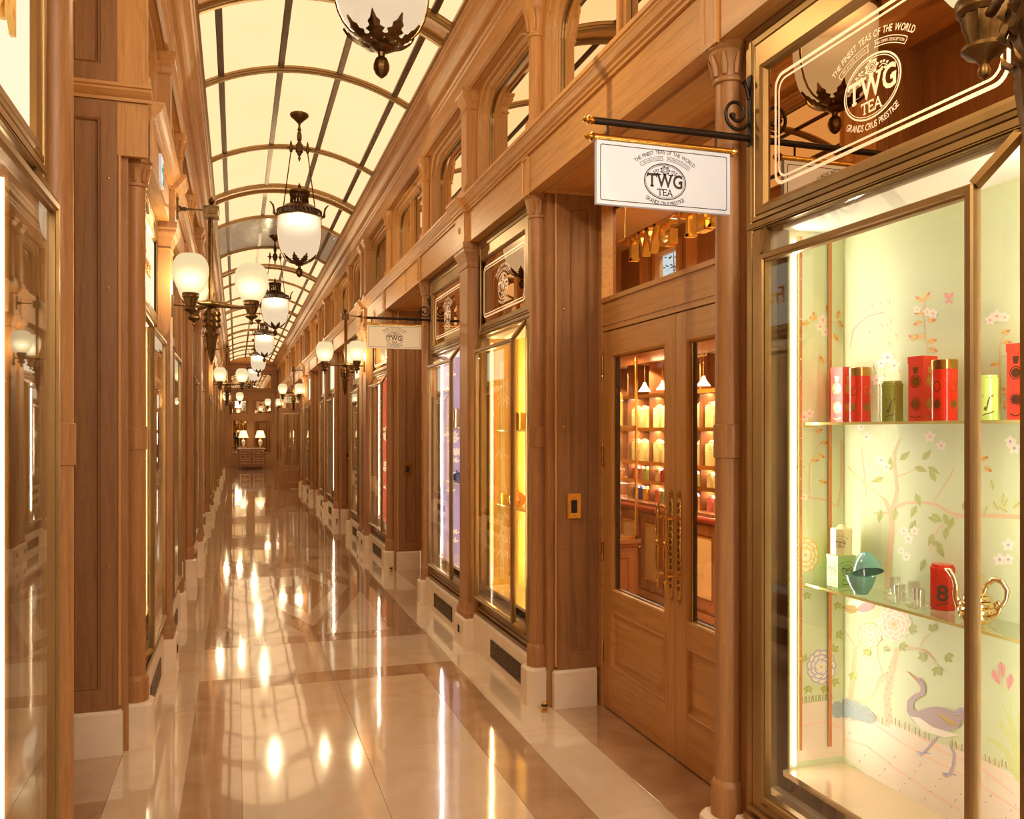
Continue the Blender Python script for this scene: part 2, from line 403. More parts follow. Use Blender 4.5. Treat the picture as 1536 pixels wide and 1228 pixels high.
def crest(mb, fr, a, cx=0, cyy=0, mi=0, d=0.0, detail=True):
    """the round tea-house emblem; a = half width of its oval"""
    f = Frame(fr.p(cx, cyy), fr.u, fr.v, fr.n)
    ring2d(mb, f, ell(a, a * .78), ell(a * .955, a * .735), d, mi); ring2d(mb, f, ell(a * .925, a * .705), ell(a * .905, a * .685), d, mi)
    text(mb, f, 'TWG', a * .80, d, gap=.03, bold=.022, serif=True, cyy=-a * .24, mi=mi, sx=.84)
    text(mb, f, 'TEA', a * .42, d, gap=.06, bold=.008, serif=True, cyy=-a * .60, mi=mi, sx=.95)
    text(mb, f, 'THE FINEST TEAS OF THE WORLD', a * .235, d, gap=.07, arc=(a * 2.25, -a * 1.08, True), mi=mi, sx=.80, bold=.008)
    text(mb, f, 'GRANDS CRUS PRESTIGE', a * .235, d, gap=.07, arc=(a * 1.85, a * .83, False), mi=mi, sx=.74, bold=.008)
    if not detail: return
    # rose and two sprigs
    for rr, w in ((.17, .025), (.12, .02), (.07, .02)):
        ring2d(mb, f, ell(a * rr * 1.15, a * rr, 14, 0, a * .48), ell(a * (rr - w) * 1.15, a * (rr - w), 14, 0, a * .48), d, mi)
    for k in range(7):
        t = 2 * PI * k / 7; poly2d(mb, f, ell(a * .05, a * .035, 8, a * .2 * math.cos(t), a * .48 + a * .16 * math.sin(t)), d, mi)
    for sg in (-1, 1):
        ribbon2d(mb, f, [(sg * a * .26, a * .38), (sg * a * .38, a * .42), (sg * a * .52, a * .34), (sg * a * .6, a * .22)], a * .02, d, mi)
        for k, (lx, ly) in enumerate(((.33, .48), (.36, .33), (.43, .46), (.46, .3), (.54, .4), (.56, .24))):
            poly2d(mb, f, [(sg * a * (lx - .05), a * ly), (sg * a * lx, a * (ly + .035)), (sg * a * (lx + .05), a * ly), (sg * a * lx, a * (ly - .035))], d, mi)
    # two banner ribbons
    R0, R1, yc = a * 1.98, a * 2.16, -a * 1.08
    for s0, s1, wd in ((-.58, -.05, 'MELANGES EXQUIS'), (.05, .58, "MILLESIMES D'EXCEPTION")):
        n = 10; o = [(math.sin(s0 + (s1 - s0) * i / n), math.cos(s0 + (s1 - s0) * i / n)) for i in range(n + 1)]
        for ra, rb in ((R0, R0 + a * .018), (R1 - a * .018, R1)):
            v = [f.p(ra * q[0], yc + ra * q[1], d) for q in o] + [f.p(rb * q[0], yc + rb * q[1], d) for q in o]
            mb.add(v, [(i, i + 1, n + 2 + i, n + 1 + i) for i in range(n)], mi)
        for e in (s0, s1):
            ribbon2d(mb, f, [(R0 * math.sin(e), yc + R0 * math.cos(e)), ((R0 + R1) / 2 * math.sin(e + (.02 if e > 0 else -.02)), yc + (R0 + R1) / 2 * math.cos(e)), (R1 * math.sin(e), yc + R1 * math.cos(e))], a * .02, d, mi)
        m_ = (s0 + s1) / 2; lay, tot = word_layout(wd, a * .1, .1, 0)
        g = Frame(f.p(0, yc), f.u * math.cos(m_) - f.v * math.sin(m_), f.v * math.cos(m_) + f.u * math.sin(m_), f.n)
        text(mb, g, wd, a * .1, d, gap=.1, arc=(R0 + a * .055, 0, True), mi=mi, sx=min(1, a * .98 / tot))

# ================================================================== floor
floor = struct('floor')
def slab(x0, x1, y0, y1, mat, poly=None):
    mb = MB(); j = 0.0006
    if poly:
        mb.prism(poly, 'z', -0.03, 0.0)
        return mb.build('stone_slab', mat, floor)
    cx, cyy = (x0 + x1) / 2, (y0 + y1) / 2; a, b = (x1 - x0) / 2 - j, (y1 - y0) / 2 - j
    mb.loft([[(-a, -b, -.03), (a, -b, -.03), (a, b, -.03), (-a, b, -.03)], [(-a, -b, -.001), (a, -b, -.001), (a, b, -.001), (-a, b, -.001)],
             [(-a + .001, -b + .001, 0), (a - .001, -b + .001, 0), (a - .001, b - .001, 0), (-a + .001, b - .001, 0)]], cap=True)
    o = mb.build('stone_slab', mat, floor); o.location = (cx, cyy, 0); return o
def run(x0, x1, y0, y1, mat, step):
    n = max(1, round((y1 - y0) / step)); d = (y1 - y0) / n
    for i in range(n): slab(x0, x1, y0 + i * d, y0 + (i + 1) * d, mat)
FX0, FX1 = -0.225, 1.425
mb = MB(); mb.box(-1.6, 2.8, YBACK - .2, YEND + .6, -0.08, -0.031); mb.build('mortar_bed', 'cream', floor)
# side borders and recess floors
for k in range(7):
    y0 = PIL[k] if k else YBACK
    y0 = PIL[k]; y1 = PIL[k + 1] if k < 6 else YEND + .3
    run(FX1, 1.735, y0, y1, 'cream', 1.03); run(-0.535, FX0, y0, y1, 'cream', 1.03)
    b, a = COLB[k] + .05, (COLA[k + 1] if k < 6 else YEND + .2)
    slab(1.735, 2.10, b, a, 'taupe'); slab(-0.90, -0.535, b, a, 'taupe')
run(FX1, 1.735, YBACK, PIL[0], 'cream', 1.1); run(-0.535, FX0, YBACK, PIL[0], 'cream', 1.1)
slab(-1.5, -0.90, 2.79, 4.82, 'taupe')
GB = 0.415
def field(y0, y1, inlay):
    w = 0.25
    slab(FX0, FX0 + w, y0, y1, 'taupe'); slab(FX1 - w, FX1, y0, y1, 'taupe')
    slab(FX0 + w, 0.6, y0, y0 + w, 'taupe'); slab(.6, FX1 - w, y0, y0 + w, 'taupe')
    slab(FX0 + w, 0.6, y1 - w, y1, 'taupe'); slab(.6, FX1 - w, y1 - w, y1, 'taupe')
    a0, a1, b0, b1 = FX0 + w, FX1 - w, y0 + w, y1 - w
    if not inlay:
        for xa, xb in ((a0, .612), (.612, a1)): run(xa, xb, b0, b1, 'cream', 1.22)
        return
    mx, my = .6, (b0 + b1) / 2; hx, hy = (a1 - a0) / 2, (b1 - b0) / 2
    def dia(fx, fy): return [(mx, my - hy * fy), (mx + hx * fx, my), (mx, my + hy * fy), (mx - hx * fx, my)]
    O = dia(.86, .86); I = dia(.60, .60)
    slab(0, 0, 0, 0, 'taupe', I)
    for i in range(4): slab(0, 0, 0, 0, 'cream', [I[i], O[i], O[(i + 1) % 4], I[(i + 1) % 4]])
    for sx in (-1, 1):
        for sy in (-1, 1):
            cxn, cyn = mx + sx * hx, my + sy * hy
            t = [(cxn, cyn), (cxn - sx * hx * .86, cyn), (cxn, cyn - sy * hy * .86)]
            q = [(mx, my + sy * hy), (cxn - sx * hx * .86, cyn), (cxn, cyn - sy * hy * .86), (cxn, my), (mx + sx * hx * .86, my), (mx, my + sy * hy * .86)]
            if sx * sy < 0: t.reverse(); q.reverse()
            slab(0, 0, 0, 0, 'cream', t); slab(0, 0, 0, 0, 'taupe', q)
PF = [-3.9] + PIL + [YEND + .4]
for k in range(len(PF) - 1):
    y0, y1 = PF[k] + GB, PF[k + 1] - GB
    field(y0, y1, k % 2 == 0 and k > 0)
    if k > 0:
        slab(FX0, .6, PF[k] - GB, PF[k] + GB, 'cream'); slab(.6, FX1, PF[k] - GB, PF[k] + GB, 'cream')

# ================================================================== walls: entablature, clerestory, cornice
LBAY = (COLB[0] + .10, COLA[1] - .12)           # the left doorway that runs full height
def outline(y0, y1, z0, z1, r, x, n=7):
    o = [(x, y0, z0), (x, y0, z1 - r)]
    for i in range(1, n + 1):
        a = PI - PI / 2 * i / n; o.append((x, y0 + r + r * math.cos(a), z1 - r + r * math.sin(a)))
    for i in range(0, n + 1):
        a = PI / 2 - PI / 2 * i / n; o.append((x, y1 - r + r * math.cos(a), z1 - r + r * math.sin(a)))
    o.append((x, y1, z0)); return o
def outer_of(o, y0, y1, z0, z1, x, n=7):
    out = []
    for i, p in enumerate(o):
        if i < 2: out.append((x, y0, z0 if i == 0 else p[2]))
        elif i < 2 + n: out.append((x, y0, z1) if i == 2 + n // 2 else ((x, y0, p[2]) if i < 2 + n // 2 else (x, p[1], z1)))
        elif i < 3 + 2 * n:
            j = i - 2 - n; out.append((x, y1, z1) if j == n // 2 + 1 else ((x, p[1], z1) if j < n // 2 + 1 else (x, y1, p[2])))
        else: out.append((x, y1, z0))
    return out
LEDGE = [(1.76, 3.195), (1.605, 3.195), (1.605, 3.208), (1.594, 3.214), (1.594, 3.226), (1.580, 3.236), (1.566, 3.256), (1.560, 3.262), (1.560, 3.27), (1.552, 3.274), (1.552, 3.295), (1.76, 3.295)]
CORN = [(1.455, 4.46), (1.455, 4.452), (1.463, 4.440), (1.474, 4.436), (1.480, 4.424), (1.492, 4.418), (1.500, 4.405), (1.512, 4.385), (1.53, 4.366), (1.552, 4.350), (1.568, 4.335), (1.574, 4.318),
        (1.600, 4.318), (1.600, 4.302), (1.606, 4.296), (1.612, 4.29), (1.612, 4.268), (1.620, 4.26), (1.626, 4.25), (1.626, 4.118), (1.645, 4.108), (1.66, 4.115), (2.0, 4.115), (2.0, 4.55), (1.455, 4.55)]
def shift(prof, dx): return [((x + dx) if x < 1.7 else x, z) for x, z in prof]
def round_colonnette(s, y, wall):
    mb = MB(s); x = 1.685
    mb.prism([(x - .07, y - .07), (x + .07, y - .07), (x + .07, y + .07), (x - .07, y + .07)], 'z', 3.295, 3.31)
    mb.lathe([(.066, 3.31), (.066, 3.40), (.06, 3.412), (.05, 3.42), (.047, 3.44), (.045, 3.90), (.056, 3.905), (.058, 3.915), (.050, 3.925), (.050, 3.94), (.058, 4.0), (.074, 4.05), (.078, 4.055), (.078, 4.075), (.084, 4.085), (.084, 4.115)], x, y, 20)
    for k in range(6):
        a = 2 * PI * k / 6; mb.tube([(x + .052 * math.cos(a), y + .052 * math.sin(a), 3.935), (x + .058 * math.cos(a), y + .058 * math.sin(a), 4.0), (x + .076 * math.cos(a), y + .076 * math.sin(a), 4.052)], [.008, .012, .006], 6)
    return mb.build('round_colonnette', 'oak', wall)
def square_colonnette(s, y, wall, w=.075):
    mb = MB(s)
    def sq(x0, e, z): return [(x0 - e, y - w - e, z), (1.76, y - w - e, z), (1.76, y + w + e, z), (x0 - e, y + w + e, z)]
    x0 = 1.62
    mb.loft([sq(x0, .025, 3.295), sq(x0, .025, 3.38), sq(x0, .012, 3.40), sq(x0, 0, 3.42), sq(x0, 0, 3.97), sq(x0, .01, 3.975), sq(x0, .01, 3.985), sq(x0, 0, 3.99), sq(x0, .006, 4.02), sq(x0, .028, 4.06), sq(x0, .034, 4.065), sq(x0, .034, 4.085), sq(x0, .042, 4.095), sq(x0, .042, 4.115)], cap=True)
    return mb.build('square_colonnette', 'oak', wall)
wall = {}
for s in (1, -1):
    W_ = struct('wall_' + SIDE[s]); wall[s] = W_
    sup = []
    for k in range(7): sup += [('A', COLA[k]), ('P', PIL[k]), ('B', COLB[k])]
    pts = [('E', YBACK)] + sup + [('E', YEND)]
    # cornice, in lengths between pilasters
    cuts = [YBACK] + PIL + [YEND]
    for a, b in zip(cuts[:-1], cuts[1:]):
        mb = MB(s); mb.sweep(CORN, a + .0008, b - .0008, sm=False); mb.build('cornice', 'oak_long', W_)
    for (ka, a), (kb, b) in zip(pts[:-1], pts[1:]):
        gap = (s < 0 and ka == 'B' and abs(a - COLB[0]) < .01)
        # frieze board and ledge
        if not gap:
            mb = MB(s); mb.sweep([(1.62, 2.975), (1.62, 3.197), (2.12, 3.197), (2.12, 2.975)], a + .001, b - .001)
            mb.build('frieze_board', 'oak_long', W_)
            if ka == 'B':      # soffit panel moulding over the doorway
                mb = MB(s)
                L = [[(x, y, z) for x, y in ((1.70 + i, a + .14 + i), (2.0 - i, a + .14 + i), (2.0 - i, b - .14 - i), (1.70 + i, b - .14 - i))] for i, z in ((0, 2.974), (0, 2.962), (.015, 2.962), (.025, 2.970), (.03, 2.974))]
                mb.loft(L); mb.build('soffit_moulding', 'oak_long', W_)
            mb = MB(s); e0 = .15 if ka == 'P' else 0; e1 = .15 if kb == 'P' else 0
            mb.sweep(LEDGE, a + e0, b - e1)
            if e0: mb.sweep(shift(LEDGE, -.035), a + .0005, a + e0)
            if e1: mb.sweep(shift(LEDGE, -.035), b - e1, b - .0005)
            mb.build('ledge', 'oak_long', W_)
        # clerestory panel with round-cornered mirror window
        y0, y1 = a, b; o0, o1, z0, z1, r = a + .115, b - .115, 3.30, 4.095, .26
        if gap: z0 = 3.34
        if gap: continue
        o0 = min(o0, (a + b) / 2 - .3) if (b - a) > .7 else a + .1; r = min(r, (o1 - o0) / 2.2)
        base = outline(o0, o1, z0, z1, r, 1.705)
        L = [outer_of(base, y0, y1, 3.29, 4.12, 1.705)]
        L.append(base)
        for i, x in ((.0, 1.697), (.010, 1.692), (.022, 1.698), (.026, 1.722), (.036, 1.728), (.046, 1.742), (.050, 1.756), (.062, 1.758), (.070, 1.784)):
            L.append(outline(o0 + i, o1 - i, z0 + .0, z1 - i, max(.04, r - i), x))
        mb = MB(s); mb.loft(L, sm=True); pn = mb.build('clerestory_panel', 'oak', W_)
        mb = MB(s); q = outline(o0 + .068, o1 - .068, z0, z1 - .068, max(.04, r - .068), 1.780); mb.add(q, [list(range(len(q)))]); q2 = [(x + .006, y, z) for x, y, z in q]; mb.add(q2, [list(range(len(q)))[::-1]])
        mb.build('mirror_pane', 'mirror2', pn)
        mb = MB(s); i = .070
        L = [outline(o0 + i, o1 - i, z0 + .0, z1 - i, max(.04, r - i), 1.778), outline(o0 + i, o1 - i, z0, z1 - i, max(.04, r - i), 1.766), outline(o0 + i + .018, o1 - i - .018, z0 + .018, z1 - i - .018, max(.03, r - i - .018), 1.766), outline(o0 + i + .018, o1 - i - .018, z0 + .018, z1 - i - .018, max(.03, r - i - .018), 1.778)]
        mb.loft(L); mb.build('window_bead', 'brass', pn)
        if ka == 'B' and not gap:
            m_ = (a + b) / 2; mb = MB(s)
            for dy in (-.035, 0, .035): mb.box(1.73 + abs(dy) * .6, 1.778, m_ + dy - .016, m_ + dy + .016, z0, z1 - .1)
            mb.build('mullion', 'oak', pn)
    for k in range(7):
        round_colonnette(s, COLA[k], W_); round_colonnette(s, COLB[k], W_)
        dbl = k in (2, 4)
        for dy in ((-.13, .27) if dbl else (0,)): square_colonnette(s, PIL[k] + dy, W_)
    # upper back boards so that nothing shows behind
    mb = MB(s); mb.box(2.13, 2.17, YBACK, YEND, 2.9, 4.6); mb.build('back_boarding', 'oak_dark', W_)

# frieze blocks, corner boards, jambs
def corner_boards(s, y, hw, W_):
    mb = MB(s); mb.box(1.715, 1.80, y - hw, y + hw, 0.0, 2.975)
    return mb.build('corner_board', 'oak_col', W_)
def frieze_block(s, y, W_, pil=False):
    mb = MB(s)
    hw = .13 if pil else .055; x = 1.587 if pil else 1.607
    mb.rectloft([(y - hw, y + hw, 2.965, 3.196, 1.62), (y - hw, y + hw, 2.965, 3.196, x)] + ([] if pil else [(y - hw + .014, y + hw - .014, 2.985, 3.18, x), (y - hw + .018, y + hw - .018, 2.99, 3.176, x + .008)]), cap=True)
    if pil:
        mb.lathe([(.0001, 0), (.0001, 0)], 0, 0, 3) if False else None
        e = [(x - .0, y + .018 * math.cos(t), 3.085 + .026 * math.sin(t)) for t in [2 * PI * i / 16 for i in range(16)]]
        e2 = [(x - .008, y + .013 * math.cos(t), 3.085 + .021 * math.sin(t)) for t in [2 * PI * i / 16 for i in range(16)]]
        e3 = [(x - .004, y + .008 * math.cos(t), 3.085 + .015 * math.sin(t)) for t in [2 * PI * i / 16 for i in range(16)]]
        mb.loft([e, e2, e3], sm=True, cap=True)
    return mb.build('frieze_block', 'oak', W_)
def jamb(s, y, facing, W_, tall=False):
    """door-recess jamb, seen square on; facing -1 looks to the camera"""
    d = 1 if facing < 0 else -1
    mb = MB(s); y0 = y; z1 = 4.12 if tall else 2.975
    rects = lambda za, zb: [(1.76, 2.03, za, zb, y0 + d * .03), (1.76, 2.03, za, zb, y0), (1.835, 1.962, za + .10, zb - .09, y0), (1.841, 1.956, za + .106, zb - .096, y0 + d * .004),
                            (1.846, 1.951, za + .111, zb - .101, y0 - d * .003), (1.852, 1.945, za + .117, zb - .107, y0 + d * .012)]
    if tall:
        mb.rectloft(rects(.22, 3.225), cap=True, plane='y'); mb.rectloft(rects(3.30, z1), cap=True, plane='y')
    else: mb.rectloft(rects(.22, z1), cap=True, plane='y')
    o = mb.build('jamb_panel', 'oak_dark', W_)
    mb = MB(s); mb.tube([(1.752, y0 + d * .004, .24), (1.752, y0 + d * .004, 2.96)], .008, 8); mb.build('jamb_bead', 'oak', W_)
    mb = MB(s)
    for z in (.42, .93, 1.62, 2.30, 2.84):
        mb.lathe([(.0001, z - .006), (.005, z - .003), (.006, z), (.005, z + .003), (.0001, z + .006)], 1.80, y0 - d * .001, 8)
    mb.build('brass_stud', 'gilt', o)
    # stone foot
    mb = MB(s)
    p = [(1.735, y0 + d * .02), (1.735, y0 - d * .018), (2.0, y0 - d * .018), (2.0, y0 + d * .02)]
    if d < 0: p = p[::-1]
    def pz(i, z): return [(x + (i if x < 1.9 else 0), yy + (d * i if abs(yy - (y0 - d * .018)) < .001 else 0), z) for x, yy in p]
    mb.loft([pz(0, 0), pz(0, .205), pz(.012, .219)], cap=True); mb.build('stone_foot', 'stone', W_)
    return o
if True:
    for s in (1, -1):
        W_ = wall[s]
        for k in range(7):
            for y in (COLA[k], COLB[k]): corner_boards(s, y, .115, W_); frieze_block(s, y, W_)
            dbl = k in (2, 4)
            mbx = (-.13, .27) if dbl else (0,)
            corner_boards(s, PIL[k] + (.07 if dbl else 0), .36 if dbl else .165, W_)
            for dy in mbx: frieze_block(s, PIL[k] + dy, W_, True)
            tall = (s < 0 and k == 0)
            jamb(s, COLB[k] + .115, 1, W_, tall)
            if k < 6: jamb(s, COLA[k + 1] - .15, -1, W_, tall)
mb = MB(-1); mb.box(1.622, 1.80, COLA[1] - .145, COLA[1] - .112, 2.96, 4.115); mb.box(1.622, 1.80, COLB[0] + .082, COLB[0] + .112, 2.96, 4.115); mb.box(1.745, 2.03, COLA[1] - .12, COLA[1] - .10, 2.9, 4.115); mb.build('return_board', 'oak', wall[-1])
# string moulding that turns the corner of the tall left doorway
mb = MB(-1)
for y, d in ((COLA[1] - .15, -1), (COLB[0] + .115, 1)):
    prof = [(0, 3.225), (.012, 3.225), (.014, 3.24), (.022, 3.246), (.036, 3.262), (.042, 3.268), (.042, 3.28), (.052, 3.284), (.052, 3.30), (0, 3.30)]
    L = []
    for t, z in prof: L.append((t, z))
    mb.add([(1.60, y + d * t, z) for t, z in L] + [(2.6, y + d * t, z) for t, z in L], [(i, (i + 1) % len(L), len(L) + (i + 1) % len(L), len(L) + i) for i in range(len(L))] + [list(range(len(L)))])
mb.build('string_moulding', 'oak_cross', wall[-1])
# passage behind the tall left doorway
mb = MB(-1); mb.box(2.03, 3.2, LBAY[1] - .03, LBAY[1] + .12, 0, 4.2); mb.box(2.03, 3.2, LBAY[0] - .1, LBAY[0] + .02, 0, 4.2); mb.box(3.2, 3.3, LBAY[0] - .1, LBAY[1] + .1, 0, 4.2); mb.box(1.7, 3.3, LBAY[0] - .1, LBAY[1] + .1, 4.12, 4.2)
mb.build('passage_lining', 'oak_dark', wall[-1])

# ================================================================== ground-floor columns and pilasters
def make_column():
    t = thing('round_column', '', 'column'); x = 1.69
    mb = MB(1, (1.69, 0, 0))
    def oc(h, c, z): return [(x - h, -h + c, z), (x - h + c, -h, z), (x + .045, -h, z), (x + .045, h, z), (x - h + c, h, z), (x - h, h - c, z)]
    mb.loft([oc(.085, .028, 0), oc(.085, .028, .205), oc(.072, .022, .219)], cap=True); mb.build('stone_plinth', 'stone', t)
    mb = MB(1, (1.69, 0, 0)); mb.lathe([(.062, .219), (.062, .325), (.058, .338), (.052, .345), (.049, .35)], x, 0, 24); mb.build('base_drum', 'oak_col', t)
    mb = MB(1, (1.69, 0, 0)); mb.lathe([(.047, .35), (.0475, 1.5)], x, 0, 28); mb.lathe([(.0475, 1.62), (.046, 2.845)], x, 0, 28); mb.build('shaft', 'oak_col', t)
    mb = MB(1, (1.69, 0, 0)); mb.lathe([(.0475, 1.499), (.053, 1.502), (.053, 1.618), (.0475, 1.621)], x, 0, 28); mb.build('collar', 'oak_col', t)
    mb = MB(1, (1.69, 0, 0))
    mb.lathe([(.047, 2.84), (.055, 2.843), (.057, 2.850), (.055, 2.857), (.049, 2.861), (.050, 2.88), (.056, 2.91), (.066, 2.936), (.070, 2.942), (.070, 2.950), (.078, 2.958), (.078, 2.975)], x, 0, 28)
    for k in range(8):
        a = 2 * PI * k / 8; c_, s_ = math.cos(a), math.sin(a)
        mb.tube([(x + .050 * c_, s_ * .050, 2.866), (x + .054 * c_, .054 * s_, 2.90), (x + .069 * c_, .069 * s_, 2.94)], [.010, .013, .006], 6)
    mb.build('capital', 'oak_col', t)
    return t
def make_pilaster():
    t = thing('square_pilaster', '', 'pilaster'); o = (1.70, 0, 0)
    def sq(e, z, hw=.115, xf=1.617): return [(xf - e, -hw - e, z), (1.725, -hw - e, z), (1.725, hw + e, z), (xf - e, hw + e, z)]
    def ch(e, z, c=.02):
        xf, hw = 1.617, .115
        return [(xf - e, -hw - e + c, z), (xf - e + c, -hw - e, z), (1.725, -hw - e, z), (1.725, hw + e, z), (xf - e + c, hw + e, z), (xf - e, hw + e - c, z)]
    mb = MB(1, o); mb.loft([ch(.036, 0), ch(.036, .205), ch(.024, .219)], cap=True); pl = mb.build('stone_plinth', 'stone', t)
    mb = MB(1, o); mb.box(1.577, 1.582, -.022, .022, .095, .15, 0); mb.box(1.5755, 1.578, -.017, -.002, .10, .145, 1); mb.box(1.5755, 1.578, .002, .017, .10, .145, 1); mb.build('socket_plate', ['bronze', 'black'], pl)
    mb = MB(1, o); mb.loft([sq(.020, .219), sq(.020, .255), sq(.012, .27), sq(.010, .285), sq(.003, .31), sq(0, .335)], cap=True, sm=False); mb.build('base_moulding', 'oak_col', t)
    mb = MB(1, o); mb.loft([sq(0, .335), sq(0, 2.80)], cap=True); mb.build('shaft', 'oak_col', t)
    mb = MB(1, o); mb.loft([sq(0, 2.795), sq(.007, 2.797), sq(.009, 2.803), sq(.007, 2.809), sq(.001, 2.811), sq(.004, 2.84), sq(.018, 2.88), sq(.034, 2.905), sq(.036, 2.912), sq(.036, 2.925), sq(.044, 2.935), sq(.044, 2.975)], cap=True); mb.build('capital', 'oak_col', t)
    return t
c0 = make_column(); p0 = make_pilaster(); used_c = used_p = False
for s in (1, -1):
    for k in range(7):
        for nm, y in (('near jamb', COLB[k]), ('far jamb', COLA[k + 1] if k < 6 else None)):
            if y is None: continue
            lab = f'round oak column with flared capital at the {nm} of the {ORD[k + 1]} {SIDE[s]} doorway'
            loc = (wx(s, 1.69), y, 0); rot = 0 if s > 0 else PI
            if not used_c: c0.location = loc; c0['label'] = lab; r = c0; used_c = True
            else: r = dup(c0, loc, rot, lab)
            r['group'] = f'round oak columns on the {SIDE[s]} wall'
        dbl = k in (2, 4)
        for j, dy in enumerate((-.13, .27) if dbl else (0,)):
            word = ('nearer of the paired ' if j == 0 else 'farther of the paired ') if dbl else ''
            lab = f'{word}square oak pilaster{"s" if dbl else ""} between the shop windows, {ORD[k + 1]} bay on the {SIDE[s]}'
            loc = (wx(s, 1.70), PIL[k] + dy, 0); rot = 0 if s > 0 else PI
            if not used_p: p0.location = loc; p0['label'] = lab; r = p0; used_p = True
            else: r = dup(p0, loc, rot, lab)
            r['group'] = f'square oak pilasters on the {SIDE[s]} wall'

# ================================================================== vault
ceil = struct('ceiling')
HW, RISE, Z0 = .855, .22, 4.452
RV = (HW * HW + RISE * RISE) / (2 * RISE)
def va(x, dr=0.0):
    """point on the vault arc at lateral offset x from the middle"""
    a = math.asin(max(-1, min(1, x / RV))); r = RV + dr
    return (CX + r * math.sin(a), Z0 + RISE - RV + r * math.cos(a))
def arc_strip(mb, y0, y1, d0, d1, n=24, mi=0, xa=-HW, xb=HW, sm=True):
    A = [va(xa + (xb - xa) * i / n, d0) for i in range(n + 1)]; B = [va(xa + (xb - xa) * i / n, d1) for i in range(n + 1)]
    mb.add([(x, y0, z) for x, z in A] + [(x, y1, z) for x, z in A] + [(x, y0, z) for x, z in B] + [(x, y1, z) for x, z in B],
           [(i, i + 1, n + 2 + i, n + 1 + i) for i in range(n)] + [(2 * n + 2 + i, 3 * n + 3 + i, 3 * n + 4 + i, 2 * n + 3 + i) for i in range(n)] +
           [(i, 2 * n + 2 + i, 2 * n + 3 + i, i + 1) for i in range(n)] + [(n + 1 + i, n + 2 + i, 3 * n + 4 + i, 3 * n + 3 + i) for i in range(n)], mi, sm)
TH = [-4.2] + [p - .16 - (.12 if i == 2 else 0) for i, p in enumerate(PIL)] + [YEND + .2]
ribs = []                                   # y of every rib; thick ones doubled
def rib(y, w):
    mb = MB()
    arc_strip(mb, y - w / 2, y + w / 2, -.012, .02); arc_strip(mb, y - w * .36, y + w * .36, -.026, -.010); arc_strip(mb, y - w * .16, y + w * .16, -.034, -.024)
    return mb.build('vault_rib', 'brass', ceil)
edges = []
for k in range(len(TH) - 1):
    t0, t1 = TH[k], TH[k + 1]
    if k > 0:
        rib(t0 - .125, .10); rib(t0 + .125, .10)
        mb = MB(); arc_strip(mb, t0 - .08, t0 + .08, -.004, .02); mb.build('rib_infill', 'bronze' if False else 'oak_cross', ceil)
    L = t1 - t0; ys = [t0 + .17, t0 + L * .275, t0 + L * .675, t1 - .17]
    for y in ys[1:3]: rib(y, .095)
    for a, b in zip(ys[:-1], ys[1:]): edges.append((a, b))
PX = [-HW, -.72, -.243, .243, .72, HW]
mb0 = {}
for a, b in edges:
    grey = (PIL[2] + .9 < (a + b) / 2 < PIL[2] + 2.3) or (PIL[2] + 1.3 < (a + b) / 2 < PIL[2] + 3.0)
    for i in range(5):
        mb = MB(); arc_strip(mb, a + .02, b - .02, .006, .012, 6, 0, PX[i] + .004, PX[i + 1] - .004)
        mb.build('glass_panel', 'vault_grey' if grey else 'vault', ceil)
    for x in PX[1:5]:
        p, z = va(x); mb = MB(); mb.box(p - .026, p + .026, a + .02, b - .02, z - .004, z + .02); mb.box(p - .017, p + .017, a + .02, b - .02, z - .012, z - .002)
        for q in range(3):
            yy = a + (b - a) * (q + .5) / 3; mb.lathe([(.004, z - .015), (.004, z - .011)], p, yy, 6)
        mb.build('glazing_bar', 'bronze', ceil)
mb = MB()
for sx in (-1, 1):
    p, z = va(sx * HW); mb.box(p - .012, p + .012, YBACK, YEND, z - .012, z + .03)
mb.build('edge_bead', 'brass', ceil)
mb = MB(); mb.box(-.6, 1.8, YBACK, YEND, 4.72, 4.76); mb.build('roof_cover', 'oak_dark', ceil)
# back end of the arcade behind the camera
wb = struct('wall_back'); mb = MB(); mb.box(-1.7, 3, YBACK - .12, YBACK, -.1, 4.8); mb.build('wall_panelling', 'oak_dark', wb)
mb = MB(); mb.box(-.30, 1.50, YBACK, YBACK + .05, .22, 2.86); mb.build('dark_glazing', 'mirror2', wb)
mb = MB()
for x in (-.34, .26, .58, .90, 1.46): mb.box(x, x + .05, YBACK, YBACK + .10, .2, 2.9)
for z in (.18, 1.0, 2.2, 2.86): mb.box(-.34, 1.51, YBACK, YBACK + .09, z, z + .05)
mb.build('glazing_frame', 'oak', wb)
# smoke sensor on the vault rib
t = thing('smoke_sensor', 'small white round sensor on the vault rib beside the nearest lantern', 'sensor', (.57, 4.47, 4.63))
mb = MB(1, (0, 0, 0)); mb.lathe([(.02, -.03), (.045, -.022), (.05, 0), (.05, .012)], 0, 0, 20); mb.build('housing', 'signwhite', t)
mb = MB(1, (0, 0, 0)); mb.lathe([(.01, -.036), (.016, -.029)], 0, 0, 12); mb.build('grille_ring', 'black', t)

